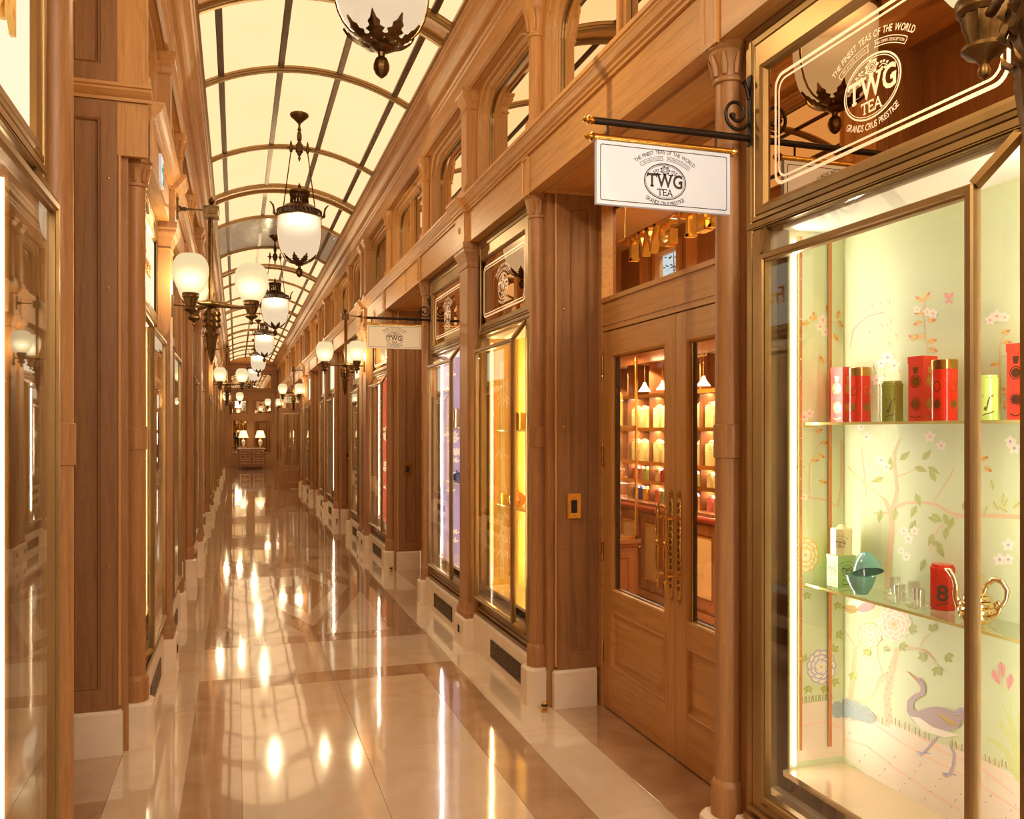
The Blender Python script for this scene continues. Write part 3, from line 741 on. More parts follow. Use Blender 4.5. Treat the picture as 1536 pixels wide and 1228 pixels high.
# ================================================================== shop windows
M['w_green'] = plain('wallpaper_celadon', (220, 226, 176), 0.5, vary=.05, scale=2.5)
M['w_gold'] = plain('wallpaper_gold', (240, 196, 96), 0.45, vary=.10, scale=3)
M['w_purple'] = plain('wallpaper_lilac', (180, 166, 190), 0.5, vary=.06, scale=3)
M['w_red'] = plain('wallpaper_red', (206, 54, 40), 0.5, vary=.06)
M['w_cream'] = plain('wallpaper_cream', (242, 214, 160), 0.5, vary=.06)
M['w_rose'] = plain('lacquer_rose_brown', (176, 92, 70), 0.4, vary=.1)
M['w_dark'] = plain('dark_lining', (70, 52, 34), 0.35, vary=.3)
M['w_olive'] = plain('olive_silk_lining', (150, 140, 70), 0.45, vary=.2)
M['w_bronze'] = plain('bronze_lining', (170, 120, 60), 0.3, 0.4, vary=.2)
M['white_paint'] = plain('painted_white', (250, 244, 226), 0.5, vary=.02)
M['dfloor'] = plain('polished_display_base', (240, 222, 186), 0.03, .55, vary=.02, spec=1.0, coat=.6)
M['track'] = plain('copper_shelf_track', (196, 130, 78), 0.35, 0.7)
XB = 1.955
def sign_panel(s, o0, o1, f0, f1, kind, label, word=None, W=None):
    X = 1.70; o = (wx(s, X), (o0 + o1) / 2, 0)
    t = thing('fanlight_panel', label, 'window panel', o, 0, f'panels above the shop windows on the {SIDE[s]}')
    z0, z1, g0, g1 = 2.292, 2.965, 2.375, 2.815
    mb = MB(s, o)
    mb.rectloft([(f0, f1, z0, z1, 1.74), (f0, f1, z0, z1, 1.690), (f0 + .028, f1 - .028, z0 + .018, z1 - .022, 1.690), (f0 + .031, f1 - .031, z0 + .021, z1 - .025, 1.698), (f0 + .034, f1 - .034, z0 + .024, z1 - .028, 1.690),
                 (f0 + .050, f1 - .050, z0 + .036, z1 - .05, 1.688), (f0 + .053, f1 - .053, z0 + .039, z1 - .053, 1.697), (f0 + .056, f1 - .056, z0 + .042, z1 - .056, 1.690),
                 (min(o0 - .022, o0), o1 + .022, g0 - .022, g1 + .022, 1.690), (o0 - .012, o1 + .012, g0 - .012, g1 + .012, 1.698), (o0, o1, g0, g1, 1.714), (o0, o1, g0, g1, 1.73)])
    mb.build('brass_frame', 'brass', t)
    mb = MB(s, o); mb.box(1.712, 1.722, o0 - .002, o1 + .002, g0 - .002, g1 + .002)
    pane = mb.build('mirror_pane' if kind != 'lum' else 'backlit_pane', 'lum' if kind == 'lum' else 'mirror', t)
    mid = (o0 + o1) / 2; zc = (g0 + g1) / 2; n = (-s, 0, 0); u = (0, -1, 0) if s > 0 else (0, 1, 0)
    fr = Frame((wx(s, 1.7115), mid, zc), u, (0, 0, 1), n)
    mb = MB(1, o); w, h = o1 - o0, g1 - g0
    if kind != 'lum':
        for i, tw in ((.035, .011), (.056, .007)):
            ring2d(mb, fr, rrect(w - 2 * i, h - 2 * i, .05 - i * .2), rrect(w - 2 * i - 2 * tw, h - 2 * i - 2 * tw, .05 - i * .2 - tw * .6), 0)
        if kind == 'logo': crest(mb, fr, .116, 0, -.024)
        mb.build('printed_emblem' if kind == 'logo' else 'printed_border', 'print', pane)
    elif word:
        text(mb, fr, word, .17, .012, gap=.06, th=.012, cyy=-.06, bold=.004); mb.build('gilt_lettering', 'gilt', pane)
    return t
def vitrine(s, k, typ, th_, label):
    """a faceted glass show case that stands out from the wall"""
    if typ == 'b': f0, f1, o0, o1 = PIL[k] + (.435 if k in (2, 4) else .162), COLB[k] - .115, PIL[k] + (.42 if k not in (2, 4) else .62), COLB[k] - .215
    else: f0, f1, o0, o1 = COLA[k] + .115, PIL[k] - (.295 if k in (2, 4) else .162), COLA[k] + .25, PIL[k] - (.345 if k in (2, 4) else .185)
    XW, XF = 1.70, 1.63; P = .07; zb, zt, fzb, fzt = .345, 2.278, .392, 2.172
    o = (wx(s, XW), (o0 + o1) / 2, 0)
    t = thing('display_window', label, 'shop window', o, 0, f'shop windows along the {SIDE[s]} wall')
    # wall frame with stepped mouldings
    mb = MB(s, o)
    mb.rectloft([(f0, f1, .262, 2.29, 1.74), (f0, f1, .262, 2.29, 1.692), (f0 + .03, f1 - .03, .285, 2.287, 1.692), (f0 + .033, f1 - .033, .288, 2.284, 1.700), (f0 + .036, f1 - .036, .291, 2.281, 1.692),
                 (min(f0 + .08, o0 - .022), max(f1 - .08, o1 + .022), .318, 2.280, 1.692), (o0 - .01, o1 + .01, .335, 2.279, 1.70), (o0, o1, zb, zt, 1.70), (o0, o1, zb, zt, 1.745)])
    mb.box(1.672, 1.694, f0 + .01, f1 - .01, .262, .282); mb.box(1.680, 1.696, f0 + .02, f1 - .02, .296, .312)
    mb.build('wall_frame', 'brass', t)
    # projecting glazing frame
    W4 = [(o0, zb), (o1, zb), (o1, zt), (o0, zt)]; F4 = [(o0 + P, fzb), (o1 - P, fzb), (o1 - P, fzt), (o0 + P, fzt)]
    w = .024
    mb = MB(s, o)
    mb.rectloft([(o0 + P, o1 - P, fzb, fzt, XF + .03), (o0 + P - .004, o1 - P + .004, fzb - .004, fzt + .004, XF + .004), (o0 + P, o1 - P, fzb, fzt, XF - .002), (o0 + P + w * .6, o1 - P - w * .6, fzb + w * .6, fzt - w * .6, XF - .002),
                 (o0 + P + w * .75, o1 - P - w * .75, fzb + w * .75, fzt - w * .75, XF + .004), (o0 + P + w, o1 - P - w, fzb + w, fzt - w, XF + .005), (o0 + P + w, o1 - P - w, fzb + w, fzt - w, XF + .028)])
    for (ya, za), (yb, zb_) in zip(W4, F4): mb.beam((XW + .005, ya, za), (XF + .012, yb, zb_), .022)
    mb.build('glazing_frame', 'brass', t)
    # sloping brass sill
    mb = MB(s, o); a, b = W4[0], W4[1]; c_, d_ = F4[0], F4[1]
    mb.add([(XW, a[0], a[1]), (XW, b[0], b[1]), (XF + .01, d_[0], d_[1]), (XF + .01, c_[0], c_[1]), (XW, a[0], a[1] + .012), (XW, b[0], b[1] + .012), (XF + .02, d_[0], d_[1] + .012), (XF + .02, c_[0], c_[1] + .012)],
           [(0, 1, 2, 3), (7, 6, 5, 4), (3, 2, 6, 7)]); mb.build('sloping_sill', 'brass', t)
    # panes: front, two splayed sides, sloping head
    def pane(q):
        mb = MB(s, o); v = [Vector(p) for p in q]; n = (v[1] - v[0]).cross(v[2] - v[0]).normalized() * .005
        mb.add([tuple(p) for p in v] + [tuple(p + n) for p in v], [(0, 1, 2, 3), (7, 6, 5, 4), (0, 4, 5, 1), (1, 5, 6, 2), (2, 6, 7, 3), (3, 7, 4, 0)])
        mb.build('glass_pane', 'glass', t)
    e = .016
    pane([(XF + .012, o0 + P + e, fzb + e), (XF + .012, o1 - P - e, fzb + e), (XF + .012, o1 - P - e, fzt - e), (XF + .012, o0 + P + e, fzt - e)])
    pane([(XW + .003, o0 + .006, zb + .02), (XF + .016, o0 + P - .002, fzb + .01), (XF + .016, o0 + P - .002, fzt - .01), (XW + .003, o0 + .006, zt - .02)])
    pane([(XF + .016, o1 - P + .002, fzb + .01), (XW + .003, o1 - .006, zb + .02), (XW + .003, o1 - .006, zt - .02), (XF + .016, o1 - P + .002, fzt - .01)])
    pane([(XF + .016, o0 + P, fzt - .002), (XF + .016, o1 - P, fzt - .002), (XW + .003, o1 - .02, zt - .006), (XW + .003, o0 + .02, zt - .006)])
    # lined box
    xb = th_.get('depth', XB); yi0, yi1, zf, zc = o0 - .02, o1 - .07, .48, 2.262
    mb = MB(s, o); mb.box(xb, xb + .02, yi0 - .02, yi1 + .02, zf - .02, zc + .01); mb.build('back_panel', th_['back'], t)
    for y in (yi0, yi1):
        mb = MB(s, o); mb.box(1.745, xb, y - .01 if y == yi0 else y, y if y == yi0 else y + .01, zf - .02, zc + .01); mb.build('side_panel', th_.get('side', th_['back']), t)
    mb = MB(s, o); mb.box(1.72, xb, yi0, yi1, zf - .02, zf); mb.box(1.706, 1.735, o0 + .02, o1 - .02, zb + .02, zb + .06); mb.build('display_base', th_.get('base', 'dfloor'), t)
    mb = MB(s, o); mb.box(1.72, xb, yi0, yi1, zc, zc + .02); mb.build('display_ceiling', 'white_paint', t)
    if th_.get('led', 1):
        for y, m_ in ((yi1 - .004, th_.get('ledm', 'led')), (yi0 + .004, th_.get('ledm', 'led'))):
            mb = MB(s, o); mb.box(1.754, 1.765, y - .003, y + .003, zf + .01, zc - .03); mb.build('led_strip', m_, t)
    if th_.get('tracks'):
        for y, d in ((yi1 - .006, -1), (yi0 + .006, 1)):
            for x in (1.780, 1.897):
                mb = MB(s, o); mb.box(x - .006, x + .006, y, y + d * .005, zf + .06, zc - .02)
                for i in range(26): mb.lathe([(.0015, zf + .1 + i * .066), (.0015, zf + .103 + i * .066)], x, y + d * .006, 5, 1)
                mb.build('shelf_track', ['track', 'gilt'], t)
    for z in th_.get('shelves', ()):
        mb = MB(s, o); x0, x1, y0, y1 = 1.80, xb - .004, yi0 + .004, yi1 - .004
        mb.box(x0, x1, y0, y1, z - .007, z); sh = mb.build('glass_shelf', 'shelf', t)
        mb = MB(s, o); mb.box(x0 - .0015, x0 - .0003, y0, y1, z - .008, z); mb.box(x0, x0 + .05, y1 - .004, y1, z - .014, z - .008); mb.build('shelf_edge', 'glass_edge', sh)
    e_ = th_.get('e', 6) * (1 if th_.get('tracks') else .7); lc = th_.get('lc', (1, .83, .56))
    light('display_lamp', 'AREA', (wx(s, (1.74 + xb) / 2), (o0 + o1) / 2, 2.27), e_ * .10, o1 - o0 - .1, xb - 1.80, lc, (0, 0, PI / 2))
    if th_.get('led', 1):
        for y, d in ((yi1 - .012, -1), (yi0 + .012, 1)):
            zz = -Vector((s * .55, d * 1.0, 0)).normalized(); yy_ = Vector((0, 0, 1)); xx = yy_.cross(zz); q = Matrix((xx, yy_, zz)).transposed().to_euler()
            light('strip_lamp', 'AREA', (wx(s, 1.760), y, 1.38), e_ * .62, .014, 1.72, lc, q)
    return t, (o0, o1, f0, f1)
def grille(s, f0, f1, label, yc=None):
    """pierced bronze floor-heating grille in the stone base"""
    yc = yc or (f0 + f1) / 2; L = min(.66, (f1 - f0) * .62); o = (wx(s, 1.655), yc, 0)
    t = thing('floor_grille', label, 'vent grille', o, 0, f'bronze grilles in the stone base, {SIDE[s]} side')
    a, b, z0, z1 = yc - L / 2, yc + L / 2, .055, .175
    mb = MB(s, o); mb.rectloft([(a, b, z0, z1, 1.655), (a, b, z0, z1, 1.649), (a + .008, b - .008, z0 + .008, z1 - .008, 1.648), (a + .010, b - .010, z0 + .010, z1 - .010, 1.655)]); mb.build('grille_frame', 'bronze', t)
    mb = MB(s, o); mb.box(1.6535, 1.6545, a + .01, b - .01, z0 + .01, z1 - .01); mb.build('shade_sheet', 'black', t)  # flat black sheet painted for the shade behind the lattice
    mb = MB(s, o); h = z1 - z0 - .02; n = int(L / .032)
    for i in range(-3, n + 1):
        for sg in (1, -1):
            ya = a + .01 + i * .032; yb = ya + h * .8
            p, q = ((ya, z0 + .01), (yb, z1 - .01)) if sg > 0 else ((ya, z1 - .01), (yb, z0 + .01))
            def cl(p, q, lim, up):
                (y1_, z1_), (y2_, z2_) = p, q
                if up and y2_ > lim: f = (lim - y1_) / (y2_ - y1_); return p, (lim, z1_ + (z2_ - z1_) * f)
                if not up and y1_ < lim: f = (lim - y1_) / (y2_ - y1_); return (lim, z1_ + (z2_ - z1_) * f), q
                return p, q
            if yb < a + .015 or ya > b - .015: continue
            p, q = cl(p, q, b - .01, True); p, q = cl(p, q, a + .01, False)
            mb.beam((1.6515, p[0], p[1]), (1.6515, q[0], q[1]), .0055)
    ob = mb.build('pierced_lattice', 'grille', t); ob['kind'] = 'stuff'
    return t
def base_stone(s, f0, f1):
    mb = MB(s); mb.sweep([(1.655, 0), (1.655, .24), (1.664, .258), (1.76, .258), (1.76, 0)], f0, f1); mb.build('stone_base', 'stone', wall[s])

TH_ = dict
themes = {
 (1, 0, 'b'): (TH_(back='w_green', side='w_green', tracks=1, shelves=(1.625, 1.093), e=4.9, sign='logo', lc=(1, .92, .80)), 'large faceted brass shop window with celadon flower wallpaper and red tea tins'),
 (1, 1, 'a'): (TH_(back='w_gold', tracks=1, shelves=(1.60, 1.07), e=8, sign='logo', lc=(1, .72, .30), ledm='led_warm'), 'brass shop window glowing golden yellow, beside the double door with the gilt handle'),
 (1, 1, 'b'): (TH_(back='w_purple', shelves=(1.62, 1.15), e=9, sign='logo', lc=(1, .85, .8)), 'brass shop window with lilac lining and pale leaf pattern'),
 (1, 2, 'a'): (TH_(back='w_red', side='w_rose', e=9, sign='plain'), 'brass shop window with a red panel of white fan shapes'),
 (1, 2, 'b'): (TH_(back='w_bronze', e=3, sign='lum', ledm='led_warm'), 'dark brass shop window with one tall glowing light strip'),
 (-1, 0, 'b'): (TH_(back='w_rose', side='w_bronze', e=2.0, sign='lum', word='MAISON'), 'nearest shop window on the left with a rose brown lining and bright light strip'),
 (-1, 1, 'a'): (TH_(back='w_cream', e=7, sign='lum', word='Franc'), 'brass shop window on the left with a pale draped garment'),
 (-1, 1, 'b'): (TH_(back='w_dark', e=1, sign='lum'), 'dim brass shop window on the left beyond the near lamp bracket'),
 (-1, 2, 'a'): (TH_(back='w_dark', e=3, sign='lum'), 'brass shop window on the left with a black and white striped garment'),
}
alt = ['w_olive', 'w_bronze', 'w_cream', 'w_dark', 'w_olive', 'w_gold', 'w_dark', 'w_red', 'w_bronze']
adj = {'w_olive': 'olive green', 'w_bronze': 'bronze coloured', 'w_cream': 'cream', 'w_dark': 'dark brown', 'w_gold': 'gold', 'w_red': 'red', 'w_rose': 'rose brown'}
shopwin = {}
ai = 0
for s in (1, -1):
    for k in range(7):
        for typ in ('a', 'b'):
            key = (s, k, typ); n = (2 * k + (1 if typ == 'b' else 0))
            if key in themes: th_, lab = themes[key]
            else:
                m_ = alt[ai % len(alt)]; ai += 1
                th_ = TH_(back=m_, e=(4 if m_ != 'w_dark' else 1.5), sign='lum' if (k > 2 or s < 0) else 'plain')
                if k == 0: where = f'behind the camera, {SIDE[s]} side'
                else: where = f'{ORD[k + 1]} bay on the {SIDE[s]}, {"nearer" if typ == "a" else "farther"} of its pair'
                lab = f'brass shop window with {adj[m_]} lining, {where}'
            t, (o0, o1, f0, f1) = vitrine(s, k, typ, th_, lab); shopwin[key] = (t, o0, o1, th_)
            sk = th_['sign']
            what = {'logo': 'bronze mirror panel with white oval emblem', 'plain': 'bronze mirror panel with white border', 'lum': 'backlit cream panel'}[sk]
            if th_.get('word'): what = 'backlit cream panel with gilt lettering'
            short = {(1, 0, 'b'): 'above the celadon shop window', (1, 1, 'a'): 'above the golden yellow shop window', (1, 1, 'b'): 'above the lilac shop window', (1, 2, 'a'): 'above the red shop window',
                     (1, 2, 'b'): 'above the dark window with the light strip', (-1, 0, 'b'): 'above the nearest left shop window', (-1, 1, 'a'): 'above the window with the pale garment',
                     (-1, 1, 'b'): 'above the dim left window past the near lamp bracket', (-1, 2, 'a'): 'above the window with the striped garment'}.get(key, f'above the {"nearer" if typ == "a" else "farther"} shop window, {ORD[k + 1]} {SIDE[s]} bay')
            sign_panel(s, o0, o1, f0, f1, sk, what + ' ' + short, th_.get('word'))
            base_stone(s, f0 - .02, f1 + .02)
            if not (k == 0 and typ == 'a'):
                gy = (5.345 if key == (1, 1, 'a') else None)
                wh = short.replace('above', 'below')
                grille(s, f0, f1, 'bronze grille in the stone base ' + wh, gy)

# ================================================================== doors
def lever_set(s, o, y, parent, X=2.03):
    """pierced gilt back plate with a turned pull handle"""
    mb = MB(s, o)
    mb.rectloft([(y - .019, y + .019, .80, 1.27, X), (y - .019, y + .019, .80, 1.27, X - .004), (y - .013, y + .013, .81, 1.26, X - .006)], cap=True)
    for z0, z1 in ((.765, .80), (1.27, 1.305)):
        d = 1 if z1 > 1.28 else -1; zz = 1.27 if d > 0 else .80
        mb.add([(X - .004, y - .019, zz), (X - .004, y + .019, zz), (X - .004, y + .014, zz + d * .02), (X - .004, y, zz + d * .045), (X - .004, y - .014, zz + d * .02)], [(0, 1, 2, 3, 4)])
        mb.lathe([(.001, zz + d * .02 - .008), (.009, zz + d * .02 - .004), (.009, zz + d * .02 + .004), (.001, zz + d * .02 + .008)], X - .006, y, 8)
    for i in range(14):
        z = .83 + i * .031; mb.beam((X - .0065, y - .008, z), (X - .0065, y + .008, z + .016), .0035, mi=1); mb.beam((X - .0065, y + .008, z), (X - .0065, y - .008, z + .016), .0035, mi=1)
    h = mb.build('back_plate', ['gilt', 'bronze'], parent)
    mb = MB(s, o); x = X - .075
    mb.lathe([(.002, .835), (.007, .845), (.005, .86), (.012, .875), (.014, .89), (.009, .90), (.011, .95), (.015, 1.02), (.010, 1.045), (.017, 1.052), (.017, 1.062), (.010, 1.07), (.014, 1.10), (.011, 1.17), (.009, 1.185), (.014, 1.195), (.012, 1.21), (.006, 1.225), (.009, 1.235), (.002, 1.25)], x, y, 16)
    for z in (.90, 1.175): mb.tube([(X - .004, y, z), (X - .02, y, z), (X - .04, y, z), (x, y, z)], [.011, .006, .009, .006], 10)
    mb.build('pull_handle', 'gilt', parent)
def double_door(s, y0, y1, n, label):
    X = 2.03; mid = (y0 + y1) / 2; o = (wx(s, X), mid, 0)
    d = struct(f'door_{n}', o); d['label'] = label
    mb = MB(s, o); zt = 2.17
    fy = .055
    mb.box(X - .012, X + .06, y0, y0 + fy, 0, 2.975); mb.box(X - .012, X + .06, y1 - fy, y1, 0, 2.975)
    mb.box(X - .006, X + .06, y0 + fy, y1 - fy, zt, 2.335); mb.box(X - .018, X + .06, y0 + fy, y1 - fy, 2.335, 2.36); mb.box(X - .012, X + .06, y0 + fy, y1 - fy, 2.20, 2.21)
    mb.box(X - .006, X + .06, y0 + fy, y1 - fy, 2.90, 2.975)
    mb.build('door_frame', 'oak_long', d)
    for (a, b, hinge_at) in ((mid + .002, y1 - fy - .003, 1), (y0 + fy + .003, mid - .002, 0)):
        g0, g1, zg0, zg1 = a + .105, b - .105, .685, 2.03
        mb = MB(s, o)
        mb.box(X, X + .048, a, a + .105, .008, zt - .006); mb.box(X, X + .048, b - .105, b, .008, zt - .006)
        leaf = mb.build('door_leaf', 'oak', d)
        mb = MB(s, o)
        for za, zb in ((.008, .25), (.575, .685), (2.03, zt - .006)): mb.box(X + .0006, X + .0474, g0, g1, za, zb)
        mb.build('door_rail', 'oak_long', leaf)
        mb = MB(s, o)
        mb.rectloft([(g0, g1, .25, .575, X + .001), (g0 + .006, g1 - .006, .256, .569, X - .004), (g0 + .014, g1 - .014, .264, .561, X + .002), (g0 + .02, g1 - .02, .27, .555, X + .016), (g0 + .035, g1 - .035, .285, .54, X + .016), (g0 + .065, g1 - .065, .315, .51, X + .006)], cap=True)
        mb.build('raised_panel', 'oak_long', leaf)
        mb = MB(s, o); mb.rectloft([(g0 - .003, g1 + .003, zg0 - .003, zg1 + .003, X + .001), (g0 + .004, g1 - .004, zg0 + .004, zg1 - .004, X - .003), (g0 + .012, g1 - .012, zg0 + .012, zg1 - .012, X + .003), (g0 + .014, g1 - .014, zg0 + .014, zg1 - .014, X + .02)])
        mb.build('glazing_moulding', 'oak', leaf)
        mb = MB(s, o); mb.rectloft([(g0 + .004, g1 - .004, zg0 + .004, zg1 - .004, X + .018), (g0 + .018, g1 - .018, zg0 + .014, zg1 - .014, X + .019), (g0 + .02, g1 - .02, zg0 + .016, zg1 - .016, X + .047)]); mb.build('dark_seal', 'black', leaf)
        mb = MB(s, o); mb.rectloft([(g0 + .017, g1 - .017, zg0 + .013, zg1 - .013, X + .02), (g0 + .020, g1 - .020, zg0 + .016, zg1 - .016, X + .017), (g0 + .024, g1 - .024, zg0 + .020, zg1 - .020, X + .021)]); mb.build('brass_bead', 'gilt', leaf)
        mb = MB(s, o); mb.box(X + .022, X + .030, g0 + .008, g1 - .008, zg0 + .006, zg1 - .006); mb.build('glass_pane', 'glass', leaf)
        yh = (a + .038) if hinge_at == 1 else (b - .038); lever_set(s, o, yh, leaf)
        for z in (.32, .90, 1.45, 1.98):
            yy = b + .002 if hinge_at == 1 else a - .002; mb = MB(s, o)
            mb.lathe([(.001, z - .072), (.006, z - .066), (.003, z - .058), (.009, z - .052), (.009, z + .052), (.003, z + .058), (.006, z + .066), (.001, z + .072)], X - .008, yy, 12)
            mb.build('hinge', 'gilt', leaf)
    return d
dn = 1; doorpos = {}
for s in (1, -1):
    for k in range(6):
        if s < 0 and k == 0: continue
        y0, y1 = COLB[k] + .115, COLA[k + 1] - .15
        if s > 0 and k == 0: y0, y1 = 2.845, 4.685
        if s > 0 and k == 5 - 0: pass
        double_door(s, y0, y1, dn, f'glazed oak double door, {ORD[k + 1]} doorway on the {SIDE[s]} wall'); doorpos[(s, k)] = (y0, y1); dn += 1
# brass intercom plates, door stops
def intercom(s, y, label):
    o = (wx(s, 1.86), y, 1.16); t = thing('intercom_plate', label, 'intercom', o, 0, 'brass plates on the door jambs')
    mb = MB(s, o); mb.rectloft([(1.817, 1.903, 1.088, 1.236, y + .002), (1.817, 1.903, 1.088, 1.236, y - .004), (1.819, 1.901, 1.09, 1.234, y - .006)], cap=True, plane='y'); mb.build('plate', 'gilt', t)
    mb = MB(s, o); mb.rectloft([(1.842, 1.880, 1.122, 1.196, y - .006), (1.843, 1.879, 1.123, 1.195, y - .0075)], cap=True, plane='y'); mb.build('dark_window', 'black', t)
    mb = MB(s, o); mb.tube([(1.861, y - .006, 1.105), (1.861, y - .009, 1.105)], .004, 10); mb.build('button', 'brass', t)
for k in range(1, 5): intercom(1, COLA[k] - .148 - .003, f'brass intercom plate on the far jamb of the {ORD[k]} right doorway')
def door_stop(s, x, y, label):
    o = (wx(s, x), y, 0); t = thing('door_stop', label, 'door stop', o, 0, 'brass door stops on the floor')
    mb = MB(s, o); mb.lathe([(.017, .0), (.017, .018), (.013, .02), (.013, .035)], x, y, 20); mb.lathe([(.013, .043), (.017, .045), (.017, .055), (.014, .058)], x, y, 20); mb.build('brass_body', 'gilt', t)
    mb = MB(s, o); mb.lathe([(.018, .035), (.020, .037), (.020, .041), (.018, .043)], x, y, 20); mb.build('rubber_ring', 'black', t)
for k in (1, 2, 3): door_stop(1, 1.668, COLA[k] - .185, f'small brass door stop by the stone plinth of the {ORD[k]} right doorway')

# ================================================================== lamps
def make_lantern():
    t = thing('pendant_lantern', '', 'pendant lamp')
    mb = MB(); mb.lathe([(.012, 4.56), (.02, 4.565), (.055, 4.60), (.085, 4.625), (.09, 4.635), (.09, 4.65), (.07, 4.66)], 0, 0, 28, flute=1, fd=.05); mb.build('ceiling_canopy', 'bronze', t)
    mb = MB(); mb.lathe([(.010, 4.57), (.014, 4.555), (.010, 4.54), (.012, 4.52), (.020, 4.50), (.012, 4.485), (.018, 4.475), (.024, 4.44), (.022, 4.40), (.012, 4.39), (.020, 4.38), (.026, 4.36), (.036, 4.355), (.036, 4.285), (.024, 4.275), (.018, 4.255), (.008, 4.245), (.014, 4.225), (.004, 4.195), (.001, 4.19)], 0, 0, 16); mb.build('stem', 'bronze', t)
    mb = MB()
    mb.tube([(-.12, 0, 4.32), (-.10, 0, 4.32), (-.06, 0, 4.32), (0, 0, 4.32), (.06, 0, 4.32), (.10, 0, 4.32), (.12, 0, 4.32)], [.002, .009, .007, .012, .007, .009, .002], 10)
    for sx in (-1, 1): mb.lathe([(.001, 4.27), (.012, 4.28), (.018, 4.30), (.018, 4.335), (.010, 4.345), (.012, 4.36), (.005, 4.385), (.001, 4.395)], sx * .078, 0, 12)
    mb.build('cross_arm', 'bronze', t)
    for sx in (-1, 1):
        mb = MB(); mb.tube([(sx * .078, 0, 4.29), (sx * .155, 0, 3.70)], .0055, 8); mb.build('hanging_rod', 'bronze', t)
    mb = MB()
    mb.lathe([(.001, 3.99), (.008, 3.975), (.016, 3.955), (.012, 3.935), (.018, 3.93), (.03, 3.92), (.06, 3.915), (.095, 3.91), (.10, 3.90), (.098, 3.885), (.085, 3.875), (.080, 3.865)], 0, 0, 28)
    mb.lathe([(.085, 3.79), (.105, 3.775), (.135, 3.765), (.16, 3.745), (.185, 3.722), (.20, 3.715)], 0, 0, 32)
    for k in range(18):
        a = 2 * PI * k / 18; c_, s_ = math.cos(a), math.sin(a); mb.tube([(.088 * c_, .088 * s_, 3.872), (.078 * c_, .078 * s_, 3.84), (.084 * c_, .084 * s_, 3.79)], [.006, .009, .006], 5)
    mb.build('crown', 'bronze', t)
    mb = MB()
    mb.lathe([(.198, 3.722), (.212, 3.718), (.214, 3.712), (.205, 3.708)], 0, 0, 40); mb.lathe([(.205, 3.668), (.218, 3.664), (.218, 3.652), (.206, 3.648)], 0, 0, 40)
    for k in range(36):
        a = 2 * PI * k / 36; b = a + .12; mb.beam((.212 * math.cos(a), .212 * math.sin(a), 3.712), (.212 * math.cos(b), .212 * math.sin(b), 3.664), .007)
    for k in range(4):
        a = PI / 4 * 0 + PI / 2 * k; c_, s_ = math.cos(a), math.sin(a)
        mb.tube([(.21 * c_, .21 * s_, 3.66), (.235 * c_, .235 * s_, 3.68), (.238 * c_, .238 * s_, 3.72), (.245 * c_, .245 * s_, 3.755), (.268 * c_, .268 * s_, 3.785), (.285 * c_, .285 * s_, 3.79)], [.010, .016, .009, .010, .007, .002], 7)
    mb.build('pierced_gallery', 'bronze', t)
    prof = [(.060, 3.232), (.09, 3.238), (.125, 3.258), (.155, 3.292), (.176, 3.335), (.190, 3.39), (.198, 3.45), (.202, 3.52), (.203, 3.60), (.202, 3.66)]
    mb = MB(); mb.lathe(prof, 0, 0, 40); bw = mb.build('opal_bowl', 'opal2', t)
    for k in range(2):
        a = PI * k; c_, s_ = math.cos(a), math.sin(a); mb = MB()
        mb.tube([((r + .004) * c_, (r + .004) * s_, z) for r, z in prof], .0055, 6); mb.build('side_band', 'bronze', t)
    mb = MB()
    for k in range(8):
        a = 2 * PI * k / 8 + PI / 8; c_, s_ = math.cos(a), math.sin(a); tx, ty = -s_, c_
        spine = [(.02, 3.215, .012), (.05, 3.218, .034), (.066, 3.222, .024), (.082, 3.227, .044), (.094, 3.233, .026), (.108, 3.242, .040), (.118, 3.250, .022), (.132, 3.262, .026), (.142, 3.272, .013), (.160, 3.300, .001)]
        L_ = [(r * c_ + tx * w, r * s_ + ty * w, z - .005) for r, z, w in spine]; R_ = [(r * c_ - tx * w, r * s_ - ty * w, z - .005) for r, z, w in spine]; C_ = [((r + .006) * c_, (r + .006) * s_, z - .014) for r, z, w in spine]
        n = len(spine); mb.add(L_ + C_ + R_, [(i, i + 1, n + i + 1, n + i) for i in range(n - 1)] + [(n + i, n + i + 1, 2 * n + i + 1, 2 * n + i) for i in range(n - 1)])
    mb.lathe([(.04, 3.215), (.05, 3.205), (.036, 3.19), (.016, 3.182), (.014, 3.165), (.026, 3.155), (.034, 3.135), (.034, 3.115), (.024, 3.092), (.012, 3.08), (.003, 3.075)], 0, 0, 18, flute=1, fd=.07)
    mb.build('leaf_finial', 'bronze', t)
    return t
lt0 = make_lantern(); LANT = [3.63, 8.6, 14.1, 19.6, 25.0, 30.4, -1.6]
for i, y in enumerate(LANT):
    lab = f'bronze pendant lantern with opal glass bowl, {"nearest the camera" if i == 0 else ("farthest down the arcade" if i == 5 else ORD[i + 1] + " in the row down the arcade")}'
    if y < 0: lab = 'bronze pendant lantern with opal glass bowl hanging behind the camera'
    if i == 0: r = lt0; r.location = (.58, y, 0); r['label'] = lab
    else: r = dup(lt0, (.58, y, 0), None, lab)
    r['group'] = 'pendant lanterns along the vault'
    light('lantern_lamp', 'POINT', (.58, y, 3.55), LANTERN_W, .003)
